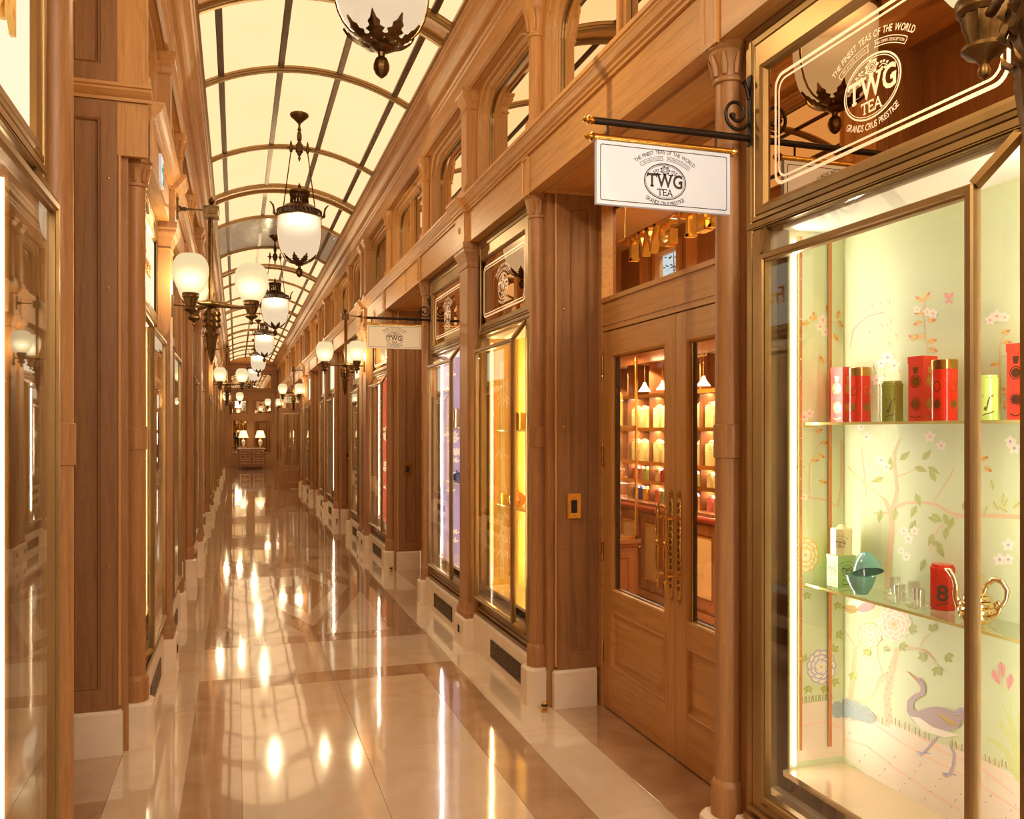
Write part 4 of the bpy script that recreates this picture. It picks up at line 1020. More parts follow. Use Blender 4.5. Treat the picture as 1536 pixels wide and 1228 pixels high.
def make_sconce():
    """three-branch bracket lamp for the right wall; stem 0.24 m off the wall; local +x points to the wall"""
    t = thing('bracket_lamp', '', 'wall lamp')
    # stem at x=0, wall face at x=.255
    mb = MB()
    for z, h, e in ((3.10, .075, -.032), (2.44, .075, 0)):
        mb.rectloft([(-.022, .022, z - h, z + h, .254 + e), (-.022, .022, z - h, z + h, .247 + e), (-.016, .016, z - h + .006, z + h - .006, .242 + e)], cap=True)
    mb.build('wall_plate', 'bronze', t)
    mb = MB(); mb.tube([(.214, 0, 3.10), (.20, 0, 3.10), (.19, 0, 3.10), (.17, 0, 3.10), (.16, 0, 3.10), (.06, 0, 3.10)], [.022, .022, .012, .016, .009, .009], 10); mb.build('wall_arm', 'bronze', t)
    mb = MB(); mb.tube([(.245, 0, 2.45), (.0, 0, 2.45)], .009, 8); mb.build('wall_arm', 'bronze', t)
    mb = MB()
    mb.box(-.042, .042, -.042, .042, 3.055, 3.125); mb.box(-.05, .05, -.05, .05, 3.118, 3.128); mb.box(-.05, .05, -.05, .05, 3.05, 3.06)
    for a in range(4):
        c_, s_ = [(1, 0), (0, 1), (-1, 0), (0, -1)][a]; mb.beam((.045 * c_, .045 * s_, 3.09), (.052 * c_, .052 * s_, 3.09), .035)
    mb.lathe([(.03, 3.128), (.018, 3.14), (.012, 3.15), (.022, 3.16), (.020, 3.175), (.008, 3.19), (.001, 3.2)], 0, 0, 10); mb.build('upper_block', 'bronze', t)
    mb = MB(); mb.lathe([(.012, 3.06), (.011, 2.46)], 0, 0, 12); mb.lathe([(.006, 3.06), (.006, 2.46)], .017, 0, 8); mb.build('stem', 'bronze', t)
    mb = MB(); mb.lathe([(.02, 2.485), (.05, 2.47), (.055, 2.46), (.05, 2.45), (.03, 2.44)], 0, 0, 18)
    mb.lathe([(.030, 2.44), (.042, 2.42), (.050, 2.39), (.048, 2.34), (.036, 2.29), (.028, 2.275), (.035, 2.265), (.040, 2.245), (.034, 2.235), (.036, 2.22), (.026, 2.15), (.012, 2.08), (.004, 2.055)], 0, 0, 16, flute=1, fd=.12)
    for k in range(8):
        a = 2 * PI * k / 8; c_, s_ = math.cos(a), math.sin(a)
        for z in (2.41, 2.37, 2.33): mb.tube([(.046 * c_, .046 * s_, z), (.054 * c_, .054 * s_, z - .02), (.048 * c_, .048 * s_, z - .032)], [.008, .009, .002], 5)
        mb.tube([(.034 * c_, .034 * s_, 2.25), (.05 * c_, .05 * s_, 2.262), (.054 * c_, .054 * s_, 2.275)], [.006, .007, .002], 5)
    mb.build('torch_ornament', 'bronze', t)
    for ang in (180, 62, -62):
        a = math.radians(ang); c_, s_ = math.cos(a), math.sin(a); R = .262
        mb = MB(); mb.tube([(0, 0, 2.46), (.06 * c_, .06 * s_, 2.462), (.13 * c_, .13 * s_, 2.452), (.2 * c_, .2 * s_, 2.45), (R * c_, R * s_, 2.452)], [.026, .022, .015, .011, .012], 10); arm = mb.build('branch_arm', 'bronze', t)
        x, y = R * c_, R * s_
        mb = MB(); mb.lathe([(.030, 2.498), (.052, 2.498), (.056, 2.49), (.052, 2.482), (.054, 2.472), (.046, 2.462)], x, y, 24)
        mb.lathe([(.046, 2.462), (.042, 2.44), (.034, 2.42), (.030, 2.405)], x, y, 24, flute=1, fd=.10)
        mb.lathe([(.030, 2.405), (.042, 2.398), (.044, 2.39), (.034, 2.378), (.016, 2.370), (.008, 2.36), (.013, 2.348), (.010, 2.336), (.001, 2.33)], x, y, 20); cup = mb.build('lamp_cup', 'bronze', t)
        mb = MB(); mb.lathe([(.048, 2.495), (.066, 2.505), (.088, 2.535), (.105, 2.58), (.114, 2.625), (.114, 2.665), (.106, 2.70), (.088, 2.732), (.070, 2.748), (.058, 2.752)], x, y, 32); mb.build('opal_globe', 'opal', t)
    return t
sc0 = make_sconce()
SC = [(1, 0, 'at the right edge beside the emblem mirror'), (-1, 1, 'nearest on the left wall'), (1, 2, 'on the right wall before the cream hanging sign'), (-1, 3, 'farther on the left wall behind the nearest one'), (1, 4, 'far along the right wall near the open door'), (-1, 5, 'farthest on the left wall near the end wall'), (1, 6, 'farthest on the right wall')]
first = True
for s, k, wh in SC:
    y = PIL[k] - (.13 if k in (2, 4) else 0); loc = (wx(s, 1.362), y, 0)
    if k == 0: loc = (wx(s, 1.360), 1.19, 0)
    lab = f'three-branch bronze bracket lamp with opal globes, {wh}'
    if first: sc0.location = loc; sc0['label'] = lab; r = sc0; first = False
    else: r = dup(sc0, loc, 0 if s > 0 else PI, lab)
    r['group'] = 'three-branch bracket lamps'
    for ang in (180, 62, -62):
        a = math.radians(ang); light('globe_lamp', 'POINT', (loc[0] + s * .262 * math.cos(a), loc[1] + s * .262 * math.sin(a), 2.59), GLOBE_W, .003)

# ================================================================== rays through the lens, only to read positions on real planes
_c, _s = math.cos(YAW), math.sin(YAW)
def _ray(x, y):
    a = (x - 768) / FPX; return (a * _c + _s, -a * _s + _c, (645 - y) / FPX)
def onX(x, y, X):
    r = _ray(x, y); k = X / r[0]; return (r[1] * k, 1.6 + r[2] * k)
def onY(x, y, Y):
    r = _ray(x, y); k = Y / r[1]; return (r[0] * k, 1.6 + r[2] * k)

# ================================================================== painted wallpaper of the celadon window
pal = [('sand', (248, 228, 198)), ('bark', (232, 200, 150)), ('peach', (252, 214, 180)), ('ivory', (252, 240, 214)), ('leaf', (186, 196, 106)), ('crane_grey', (188, 166, 164)), ('violet', (186, 176, 204)), ('wing', (206, 176, 104)),
       ('red_leaf', (236, 140, 90)), ('yellow_leaf', (238, 200, 110)), ('grass', (176, 168, 110)), ('rock', (170, 184, 176)), ('beak', (214, 148, 92)), ('line', (176, 134, 104)), ('rose', (240, 170, 160)), ('pale_leaf', (218, 222, 146))]
for n, c in pal: M['m_' + n] = plain('paint_' + n, c, 0.5, vary=.04)
MI = {n: i for i, (n, c) in enumerate(pal)}
MATS = ['m_' + n for n, c in pal]
swt, so0, so1, _ = shopwin[(1, 0, 'b')]
org = tuple(swt.location)
YS = so1 - .07
class Mural:
    def __init__(self, which):
        self.w = which; self.mb = MB(1, org); self.k = 0
        self.fr = Frame((XB - .0004, 0, 0), (0, 1, 0), (0, 0, 1), (-1, 0, 0)) if which == 'back' else Frame((0, YS - .0004, 0), (1, 0, 0), (0, 0, 1), (0, -1, 0))
    def m(self, pts): return [onX(x, y, XB) if self.w == 'back' else onY(x, y, YS) for x, y in pts]
    def d(self): self.k += 1; return self.k * .0000028
    def poly(self, pts, c): poly2d(self.mb, self.fr, self.m(pts), self.d(), MI[c])
    def line(self, pts, w, c):
        n = len(pts); Wd = w if isinstance(w, (list, tuple)) else [w] * n; L = []; R_ = []
        for i in range(n):
            ax, ay = pts[max(0, i - 1)]; bx, by = pts[min(n - 1, i + 1)]; dx, dy = bx - ax, by - ay; l = math.hypot(dx, dy) or 1
            L.append((pts[i][0] - dy / l * Wd[i] / 2, pts[i][1] + dx / l * Wd[i] / 2)); R_.append((pts[i][0] + dy / l * Wd[i] / 2, pts[i][1] - dx / l * Wd[i] / 2))
        q = self.m(L + R_); d = self.d()
        self.mb.add([self.fr.p(x, y, d) for x, y in q], [(i, n + i, n + i + 1, i + 1) for i in range(n - 1)], MI[c])
    def oval(self, cx, cy_, a, b, c, rot=0, n=14):
        r = math.radians(rot); self.poly([(cx + a * math.cos(2 * PI * i / n) * math.cos(r) - b * math.sin(2 * PI * i / n) * math.sin(r), cy_ + a * math.cos(2 * PI * i / n) * math.sin(r) + b * math.sin(2 * PI * i / n) * math.cos(r)) for i in range(n)], c)
    def peony(self, cx, cy_, R, c1, c2, sx=1.0):
        for ring, nn, rr in ((1.0, 11, .34), (.66, 9, .32), (.34, 6, .28)):
            for i in range(nn):
                t = 2 * PI * i / nn + ring; x, y = cx + R * ring * .72 * math.cos(t) * sx, cy_ + R * ring * .72 * math.sin(t)
                self.oval(x, y, R * rr * sx, R * rr * .85, c2, math.degrees(t)); self.oval(x - math.cos(t) * R * .04, y - math.sin(t) * R * .04, R * rr * .86 * sx, R * rr * .72, c1, math.degrees(t))
        self.oval(cx, cy_, R * .12 * sx, R * .1, 'yellow_leaf')
    def leaf(self, cx, cy_, L_, ang, c='leaf', fat=.34):
        a = math.radians(ang); u = (math.cos(a), math.sin(a)); v = (-u[1], u[0]); f = [(0, 0), (.3, fat), (.6, fat * .8), (1, 0), (.6, -fat * .8), (.3, -fat)]
        self.poly([(cx + L_ * (p * u[0] + q * v[0]), cy_ + L_ * (p * u[1] + q * v[1])) for p, q in f], c)
        self.line([(cx, cy_), (cx + L_ * .85 * u[0], cy_ + L_ * .85 * u[1])], .7, 'line')
    def lobed(self, cx, cy_, R, ang=90, sx=1.0):
        for da in (-70, -30, 20, 65): self.leaf(cx - math.cos(math.radians(ang + da)) * R * .2, cy_ - math.sin(math.radians(ang + da)) * R * .2, R * (1.15 if abs(da) < 40 else .9), ang + da, 'leaf', .26)
    def star(self, cx, cy_, R, c='ivory', k='violet'):
        for i in range(5): t = 2 * PI * i / 5 - PI / 2; self.oval(cx + R * .58 * math.cos(t), cy_ + R * .58 * math.sin(t), R * .42, R * .36, c, math.degrees(t))
        self.oval(cx, cy_, R * .22, R * .22, k)
B_ = Mural('back')
# ground
B_.poly([(1265, 1068), (1300, 1076), (1340, 1084), (1385, 1105), (1425, 1120), (1470, 1138), (1500, 1150), (1545, 1178), (1620, 1230), (1620, 1420), (1265, 1133)], 'sand')
for pts in ([(1265, 1078), (1310, 1084), (1350, 1112), (1400, 1140), (1460, 1170), (1536, 1220)], [(1265, 1108), (1300, 1118), (1340, 1150), (1400, 1190), (1440, 1215)], [(1380, 1105), (1420, 1130), (1470, 1150), (1520, 1190)]):
    B_.line(pts, 3.5, 'peach')
for x0, y0 in ((1306, 1078), (1340, 1086), (1370, 1100), (1425, 1118), (1475, 1140), (1500, 1148)):
    for i in range(9): B_.line([(x0 + i * 3.4, y0 + i * 1.6), (x0 + i * 3.4 - 1.5 + (i % 3) * 1.4, y0 + i * 1.6 - 8 - (i % 2) * 3)], 1.8, 'grass' if i % 2 else 'bark')
for i in range(40): x = 1275 + (i * 53) % 250; B_.oval(x, 1095 + (x - 1265) * .42 + (i * 31) % 60, 1.2, .8, 'line', 0, 6)
# trunks and branches
B_.line([(1334, 1086), (1332, 1070), (1330, 1045), (1336, 1015), (1342, 990), (1346, 972)], [13, 11, 10.5, 10, 9, 7], 'bark')
B_.line([(1322, 1024), (1330, 1014), (1342, 1000)], 4, 'bark')
B_.line([(1268, 1058), (1276, 1046), (1280, 1020), (1282, 990), (1284, 972), (1294, 962), (1296, 950), (1288, 940)], [9, 8, 7.5, 7, 6, 6, 4, 2], 'bark')
B_.line([(1282, 968), (1272, 952), (1266, 944)], 2.2, 'bark')
B_.line([(1276, 1050), (1290, 1052), (1304, 1050), (1314, 1034), (1322, 1014), (1336, 1008), (1344, 998)], [6, 6, 6, 5.5, 5, 4, 3], 'bark')
B_.line([(1325, 1014), (1318, 990), (1316, 972)], 2.5, 'bark')
B_.line([(1346, 972), (1366, 970), (1390, 975), (1404, 990)], 1.8, 'bark')
for i in range(12): B_.oval(1331 + (i % 3) * 3, 1080 - i * 8, .8, 2, 'line', 0, 6)
# upper tree
B_.line([(1333, 884), (1332, 850), (1336, 815), (1339, 790), (1336, 768), (1328, 750), (1318, 742)], [12, 10, 9, 8, 7, 5, 3], 'bark')
B_.line([(1318, 742), (1296, 722), (1272, 700)], [5, 4, 3], 'bark'); B_.line([(1334, 770), (1320, 768), (1310, 770)], 2.5, 'bark')
B_.line([(1340, 762), (1360, 754), (1385, 753), (1405, 757), (1428, 770), (1444, 774), (1480, 773), (1530, 775), (1600, 772)], [5, 4.5, 4.5, 4.5, 5, 6, 6, 7, 8], 'bark')
B_.line([(1436, 776), (1420, 784), (1408, 792), (1400, 810), (1394, 828)], 2.4, 'bark'); B_.line([(1400, 753), (1412, 735), (1425, 715), (1432, 700)], 1.8, 'bark')
B_.line([(1338, 765), (1346, 735), (1343, 710), (1340, 680), (1352, 655)], [5, 5, 5, 4, 2], 'bark'); B_.line([(1300, 745), (1296, 700), (1292, 668)], [2.5, 2, 1.5], 'bark'); B_.line([(1345, 715), (1365, 708), (1378, 700)], 1.8, 'bark')
for x, y, a in ((1344, 762, 100), (1375, 758, 115), (1398, 770, 40), (1410, 782, 200), (1400, 800, 110), (1396, 812, 20), (1420, 790, 95), (1336, 705, -90), (1326, 716, 160), (1350, 690, -40), (1372, 700, 20), (1384, 690, -50), (1392, 700, 30), (1404, 722, -120), (1374, 740, 70), (1416, 770, 70), (1430, 776, 110), (1322, 764, 100), (1374, 780, 120), (1444, 764, -60), (1388, 838, 110), (1406, 818, 60)):
    B_.leaf(x, y, 21, a, 'leaf', .24)
for x, y, a in ((1498, 765, -120), (1504, 762, -60), (1512, 768, -150), (1520, 762, -40), (1490, 735, -100), (1476, 772, -70), (1506, 740, 100)): B_.leaf(x, y, 18, a, 'pale_leaf', .28)
for x, y, R in ((1363, 808, 8), (1356, 796, 7), (1372, 796, 7), (1330, 700, 7), (1322, 690, 8), (1395, 655, 9), (1412, 668, 8), (1300, 655, 8), (1292, 640, 6), (1360, 835, 7), (1352, 826, 6)): B_.star(x, y, R, 'ivory', 'rose')
for x, y, R in ((1513, 817, 10), (1500, 839, 10), (1513, 839, 9), (1522, 672, 10), (1516, 662, 9)): B_.star(x, y, R, 'ivory', 'violet')
# top sprays with orange leaves
B_.line([(1392, 530), (1388, 500), (1385, 475), (1388, 448)], 1.8, 'bark'); B_.line([(1276, 520), (1280, 495), (1300, 475), (1326, 468)], 1.8, 'rose'); B_.line([(1504, 600), (1500, 560), (1500, 520), (1506, 500)], 2, 'bark'); B_.line([(1500, 536), (1520, 530), (1536, 532)], 1.6, 'bark'); B_.line([(1496, 596), (1512, 606), (1530, 618)], 1.8, 'bark')
for x, y, a in ((1386, 452, -150), (1388, 450, -60), (1386, 470, 180), (1390, 480, 0), (1384, 482, 160), (1388, 505, 180), (1392, 512, -10), (1394, 522, 20), (1376, 508, 200), (1502, 500, -20), (1504, 515, -10), (1500, 545, 170), (1496, 580, 20), (1504, 592, -20), (1508, 600, 90), (1470, 690, -20), (1476, 700, 30), (1230, 0, 0)):
    if y: B_.leaf(x, y, 15, a, 'yellow_leaf', .3); B_.leaf(x + 8 * math.cos(math.radians(a)), y + 8 * math.sin(math.radians(a)), 7, a, 'red_leaf', .3)
for x, y in ((1298, 462), (1308, 455), (1320, 452), (1334, 450), (1322, 484), (1330, 484), (1336, 478), (1304, 495), (1344, 500), (1334, 512), (1340, 530), (1326, 560), (1350, 555), (1310, 548), (1302, 580)): B_.leaf(x, y, 7, 70, 'peach', .3)
for x, y, R in ((1332, 536, 10), (1342, 548, 9), (1322, 545, 8), (1316, 570, 9), (1392, 468, 7), (1400, 470, 8), (1376, 464, 6), (1486, 480, 8), (1496, 474, 10), (1508, 476, 8)): B_.star(x, y, R, 'ivory', 'rose')
for sx in (-1, 1): B_.leaf(1424, 448, 12, -90 + sx * 35, 'rose', .34); B_.leaf(1424, 450, 8, 90 - sx * 50 if sx > 0 else 140, 'rose', .3)
# low flowers and leaves
B_.peony(1306, 952, 18, 'ivory', 'yellow_leaf'); B_.peony(1342, 936, 25, 'peach', 'ivory')
for x, y, R, a in ((1366, 944, 13, 0), (1352, 968, 13, 30), (1388, 985, 13, 200), (1420, 985, 13, 20), (1406, 1002, 14, 90), (1302, 975, 12, 110), (1280, 1010, 12, 90), (1400, 945, 12, -90), (1330, 970, 9, 90)): B_.lobed(x, y, R, a)
B_.line([(1358, 975), (1380, 972), (1396, 982), (1404, 996)], 1.6, 'bark'); B_.line([(1380, 968), (1388, 955), (1398, 950)], 1.4, 'bark')
for x, y, a, b in ((1270, 1062, 13, 15), (1284, 1066, 12, 14), (1296, 1070, 11, 12), (1305, 1076, 8, 9)): B_.oval(x, y, a, b, 'rock'); B_.line([(x - a * .5, y - b * .2), (x, y - b * .7), (x + a * .6, y)], 1, 'line')
# small bird perched top left
B_.oval(1290, 908, 18, 11, 'ivory', 10); B_.oval(1300, 910, 13, 7, 'rose', -20); B_.leaf(1290, 915, 30, 190, 'wing', .2); B_.leaf(1286, 918, 26, 200, 'wing', .2)
# the crane
B_.line([(1407, 1105), (1400, 1112), (1392, 1122), (1386, 1128)], 2.6, 'violet'); B_.line([(1426, 1118), (1432, 1130), (1430, 1148), (1425, 1160)], 2.8, 'violet')
for x, y in ((1386, 1128), (1425, 1160)):
    for a in (150, 190, 20, 120): B_.line([(x, y), (x + 11 * math.cos(math.radians(a)), y + 6 * math.sin(math.radians(a)))], 1.6, 'violet')
B_.line([(1380, 1022), (1386, 1030), (1384, 1040), (1374, 1044), (1366, 1052), (1366, 1064), (1374, 1074), (1384, 1080)], [6, 8, 8, 8, 9, 11, 15, 20], 'crane_grey')
B_.oval(1410, 1078, 34, 18, 'crane_grey', 8); B_.poly([(1366, 1074), (1385, 1096), (1420, 1106), (1440, 1102), (1400, 1090), (1380, 1076)], 'ivory')
for i in range(8): B_.leaf(1404 + i * 2.5, 1070 + i * 2.2, 34 - i * 2.4, 24 - i * 2, 'wing', .1)
B_.leaf(1430, 1068, 40, -4, 'violet', .16); B_.leaf(1432, 1072, 40, 6, 'crane_grey', .14)
B_.poly([(1378, 1018), (1380, 1026), (1359, 1004)], 'beak'); B_.oval(1381, 1021, 5, 4.5, 'crane_grey'); B_.oval(1381, 1020, 1.4, 1.4, 'line', 0, 8)
# lilies right
for pts in ([(1530, 1168), (1526, 1120), (1518, 1085), (1505, 1056)], [(1532, 1150), (1520, 1110), (1500, 1082)], [(1530, 1170), (1510, 1125), (1482, 1106)], [(1540, 1160), (1536, 1110), (1530, 1070)]): B_.line(pts, [9, 9, 6, 1][:len(pts)], 'pale_leaf')
B_.line([(1520, 1080), (1516, 1050), (1506, 1035), (1498, 1022)], 1.5, 'pale_leaf')
for x, y, a in ((1490, 1004, 65), (1502, 992, 80), (1518, 1010, 100)): B_.leaf(x, y, 26, a, 'rose', .22)
B_.mb.build('painted_garden', MATS, swt)
S_ = Mural('side')
S_.poly([(1196, 1056), (1225, 1052), (1243, 1050), (1264, 1060), (1264, 1133), (1196, 1142)], 'sand')
S_.line([(1198, 1090), (1230, 1082), (1264, 1092)], 3, 'peach')
for i in range(13): S_.line([(1200 + i * 3.4, 1056 - i * .5), (1199 + i * 3.4 + (i % 3), 1045 - i * .4)], 1.8, 'grass')
S_.line([(1250, 1048), (1244, 1034), (1238, 1022)], 3, 'bark')
for x, y, a in ((1212, 1030, 90), (1236, 1030, 80), (1206, 990, -90), (1256, 950, 30), (1250, 975, -60), (1250, 1020, 60)): S_.lobed(x, y, 12, a)
S_.peony(1232, 1000, 27, 'ivory', 'violet', .8); S_.peony(1208, 832, 28, 'ivory', 'yellow_leaf', .7)
S_.line([(1197, 740), (1215, 746), (1240, 750), (1256, 760), (1262, 730), (1262, 660)], [3, 3, 3, 4, 4, 4], 'bark'); S_.line([(1214, 742), (1214, 700), (1226, 670), (1236, 660)], 2, 'bark')
for x, y, a in ((1206, 700, 180), (1216, 690, 0), (1230, 664, 0), (1226, 680, 30), (1228, 720, 20), (1222, 648, -20), (1244, 470, -110), (1258, 480, 60), (1256, 478, -80), (1250, 500, 60), (1226, 478, 190), (1222, 480, -100), (1214, 484, 170), (1236, 545, -120)):
    S_.leaf(x, y, 14, a, 'yellow_leaf', .32); S_.leaf(x + 7 * math.cos(math.radians(a)), y + 7 * math.sin(math.radians(a)), 6, a, 'red_leaf', .3)
for x, y, R in ((1234, 480, 9), (1230, 490, 8), (1238, 498, 8), (1206, 625, 9), (1214, 620, 8), (1206, 745, 6)): S_.star(x, y, R, 'ivory', 'rose')
S_.line([(1246, 482), (1256, 484), (1262, 496)], 1.8, 'bark')
for x, y in ((1210, 900), (1250, 896), (1256, 915)): S_.lobed(x, y - 10, 11, 90)
S_.oval(1256, 1064, 10, 13, 'rock')
S_.mb.build('painted_garden', MATS, swt)
# pale pattern of the other linings
def pattern(key, mat, kind):
    t, a, b, th_ = shopwin[key]; s = key[0]; mb = MB(1, tuple(t.location)); rnd = random.Random(3)
    for wh in ('back', 'side'):
        if wh == 'back': fr = Frame((wx(s, XB - .0006), 0, 0), (0, 1, 0), (0, 0, 1), (-s, 0, 0)); ra, rb = a, b - .09
        else: fr = Frame((0, b - .0706, 0), (s, 0, 0), (0, 0, 1), (0, -1, 0)); ra, rb = sorted((s * wx(s, 1.79), s * wx(s, XB - .01)))
        n = (46 if wh == 'back' else 15) if kind != 'fan' else (30 if wh == 'back' else 10)
        for i in range(n):
            x, z = rnd.uniform(ra + .03, rb - .03), rnd.uniform(.56, 2.15)
            if kind == 'fan':
                R = .12 if wh == 'back' else .08; a0 = rnd.uniform(0, 6.28)
                for q in range(5):
                    t_ = a0 + q * .5; poly2d(mb, fr, [(x + .02 * math.cos(t_), z + .02 * math.sin(t_)), (x + R * math.cos(t_ - .18), z + R * math.sin(t_ - .18)), (x + R * 1.1 * math.cos(t_), z + R * 1.1 * math.sin(t_)), (x + R * math.cos(t_ + .18), z + R * math.sin(t_ + .18))], .0001 + i * .00001)
            elif kind == 'leaf':
                for q in range(4):
                    t_ = PI / 2 + (q - 1.5) * .7; cx_, cz = x + .03 * math.cos(t_), z + .035 * math.sin(t_); poly2d(mb, fr, [(cx_ + .022 * math.cos(t_) * math.cos(w) - .011 * math.sin(t_) * math.sin(w), cz + .022 * math.sin(t_) * math.cos(w) + .011 * math.cos(t_) * math.sin(w)) for w in [2 * PI * j / 8 for j in range(8)]], .0001 + i * .00001)
            else:
                a0 = rnd.uniform(-.3, .3)
                if i % 6 == 0: ribbon2d(mb, fr, [(x, .52), (x + a0 * .05, 1.2), (x, 2.1)], .010, .00008)
                for q in (-1, 0, 1):
                    t_ = -PI / 2 + q * .6 + a0; poly2d(mb, fr, [(x, z), (x + .05 * math.cos(t_ - .1), z + .05 * math.sin(t_ - .1)), (x + .10 * math.cos(t_), z + .10 * math.sin(t_)), (x + .05 * math.cos(t_ + .1), z + .05 * math.sin(t_ + .1))], .0001 + i * .00001)
    ob = mb.build('painted_pattern', mat, t); ob['kind'] = 'stuff'
pattern((1, 1, 'a'), 'm_ivory', 'bamboo'); pattern((1, 1, 'b'), 'm_ivory', 'leaf'); pattern((1, 2, 'a'), 'm_ivory', 'fan')

# ================================================================== goods in the windows
M['red_card'] = plain('red_card', (226, 62, 36), 0.35, vary=.04); M['red_lac'] = plain('red_lacquer_tin', (222, 50, 26), 0.2, vary=.03, coat=.4)
M['olive_tin'] = plain('olive_green_tin', (146, 150, 62), 0.22, .2, coat=.4); M['lime_tin'] = plain('lime_green_tin', (196, 216, 110), 0.25, coat=.4)
M['pale_green'] = plain('pale_green_card', (176, 210, 128), 0.45); M['cream_tin'] = plain('cream_tin', (244, 232, 170), 0.3, coat=.3); M['teal'] = plain('teal_glazed_china', (112, 170, 150), 0.12, coat=.6)
M['silver'] = plain('polished_silver_gilt', (244, 220, 176), 0.14, 1.0); M['drink_glass'] = glass('thin_cup_glass', (.98, .98, .97), .14)
M['yellow_tin'] = plain('yellow_tin', (240, 196, 80), 0.3, coat=.3); M['blue'] = plain('cobalt_glaze', (34, 44, 110), 0.15, coat=.5)
def sun(mb, fr, r, cx, cz, d, mi):
    n = 18
    for i in range(n):
        t = 2 * PI * i / n; poly2d(mb, fr, [(cx + r * .5 * math.cos(t - .15), cz + r * .5 * math.sin(t - .15)), (cx + r * math.cos(t), cz + r * math.sin(t)), (cx + r * .5 * math.cos(t + .15), cz + r * .5 * math.sin(t + .15))], d, mi)
    poly2d(mb, fr, ell(r * .52, r * .52, 16, cx, cz), d, mi)
def faces_of(w, d, rot=0):
    """drawing planes of the two sides of a box turned towards the arcade and the camera"""
    return [Frame((-w / 2 - .0003, 0, 0), (0, -1, 0), (0, 0, 1), (-1, 0, 0)), Frame((0, -d / 2 - .0003, 0), (1, 0, 0), (0, 0, 1), (0, -1, 0))]
def gift_box(loc, w, d, h, rot, label, mat='red_card', plainbox=False):
    t = thing('gift_box', label, 'box', loc, rot, 'boxes in the celadon shop window')
    mb = MB(); mb.loft([[(-w / 2, -d / 2, z), (w / 2, -d / 2, z), (w / 2, d / 2, z), (-w / 2, d / 2, z)] for z in (0, h)], cap=True, cap0=True); b = mb.build('carton', mat, t)
    mb = MB(); e = .0012; mb.loft([[(-w / 2 - i, -d / 2 - i, z), (w / 2 + i, -d / 2 - i, z), (w / 2 + i, d / 2 + i, z), (-w / 2 - i, d / 2 + i, z)] for i, z in ((0, h * .9), (e, h * .9), (e, h + .001), (0, h + .002))], cap=True); mb.build('lid', mat, t)
    mb = MB()
    for fr in faces_of(w, d):
        if plainbox: crest(mb, fr, w * .30, 0, h * .56, 0, .0002, False); ring2d(mb, fr, rrect(w * .5, h * .16, .003, 3, 0, h * .16), rrect(w * .47, h * .13, .003, 3, 0, h * .16), .0002)
        else:
            sun(mb, fr, w * .42, 0, h * .27, .0002, 0); ring2d(mb, fr, ell(w * .34, w * .34, 24, 0, h * .62), ell(w * .29, w * .29, 24, 0, h * .62), .0002); poly2d(mb, fr, ell(w * .24, w * .24, 20, 0, h * .62), .0002); poly2d(mb, fr, [(-w * .18, h * .84), (w * .18, h * .84), (w * .12, h * .74), (-w * .12, h * .74)], .0002)
            ribbon2d(mb, fr, [(-w * .32, h * .08), (0, h * .05), (w * .32, h * .08)], .003, .0002)
    mb.build('gilt_print' if not plainbox else 'dark_print', 'gilt' if not plainbox else 'ink', b)
    return t
def tall_tin(loc, w, h, rot, label, mat='red_lac', capmat='gilt'):
    t = thing('tea_tin', label, 'tin', loc, rot, 'tins in the celadon shop window')
    mb = MB(); rr = [(x, y) for x, y in rrect(w, w, w * .32, 4)]
    mb.loft([[(x * k, y * k, z) for x, y in rr] for k, z in ((.97, 0), (1, .002), (1, h * .84))], sm=True, cap=True, cap0=True); b = mb.build('tin_body', mat, t)
    mb = MB(); mb.loft([[(x * k, y * k, z) for x, y in rr] for k, z in ((1.0, h * .84), (1.02, h * .842), (1.02, h * .99), (.98, h), (.9, h))], sm=True, cap=True); mb.build('cap', capmat, t)
    mb = MB()
    for fr in faces_of(w, w): sun(mb, fr, w * .30, 0, h * .27, .0003, 0); ring2d(mb, fr, ell(w * .22, w * .26, 18, 0, h * .56), ell(w * .18, w * .22, 18, 0, h * .56), .0003)
    mb.build('gilt_print', 'gilt', b); return t
def caddy(loc, r, h, label, mat, digit=None, group='tins in the celadon shop window', sides=20, rot=0, dome=False, emblem=False):
    t = thing('tea_caddy', label, 'tin', loc, rot, group)
    mb = MB(); mb.lathe([(r * .97, 0), (r, .002), (r, h * .86), (r * .97, h * .87)], 0, 0, sides, sm=sides > 10); b = mb.build('tin_body', mat, t)
    mb = MB()
    if dome: mb.lathe([(r * 1.04, h * .70), (r * 1.04, h * .74), (r * .8, h * .76), (r * .78, h * .79), (r * .5, h * .80), (r * .46, h * .88), (r * .3, h * .97), (.001, h)], 0, 0, sides, sm=sides > 10)
    else: mb.lathe([(r * 1.02, h * .87), (r * 1.02, h * .93), (r * .90, h * .94), (r * .90, h * .98), (r * .86, h)], 0, 0, sides, sm=sides > 10)
    mb.build('lid', mat, t)
    if digit or emblem:
        mb = MB()
        an = math.radians(225) - rot; R_ = r * (.925 if sides < 10 else 1) + .0004; c_, s_ = math.cos(an), math.sin(an)
        fr = Frame((R_ * c_, R_ * s_, 0), (-s_, c_, 0), (0, 0, 1), (c_, s_, 0))
        if digit: text(mb, fr, digit, h * .5, 0, bold=.02, cyy=h * .22); ribbon2d(mb, fr, [(-r * .5, h * .1), (-r * .2, h * .14), (r * .1, h * .15), (r * .5, h * .2)], .003, .0)
        else: crest(mb, fr, r * .5, 0, h * .42, 0, 0, False)
        if sides > 10: mb.v = [(x * R_ / math.hypot(x, y), y * R_ / math.hypot(x, y), z) for x, y, z in mb.v]
        mb.build('dark_print', 'inkbrown', b)
    return t
def at(px, X): return onX(px, 640, X)[0]
Z1, Z2 = 1.626, 1.094
def put(px, X, z): return (X, at(px, X), z)
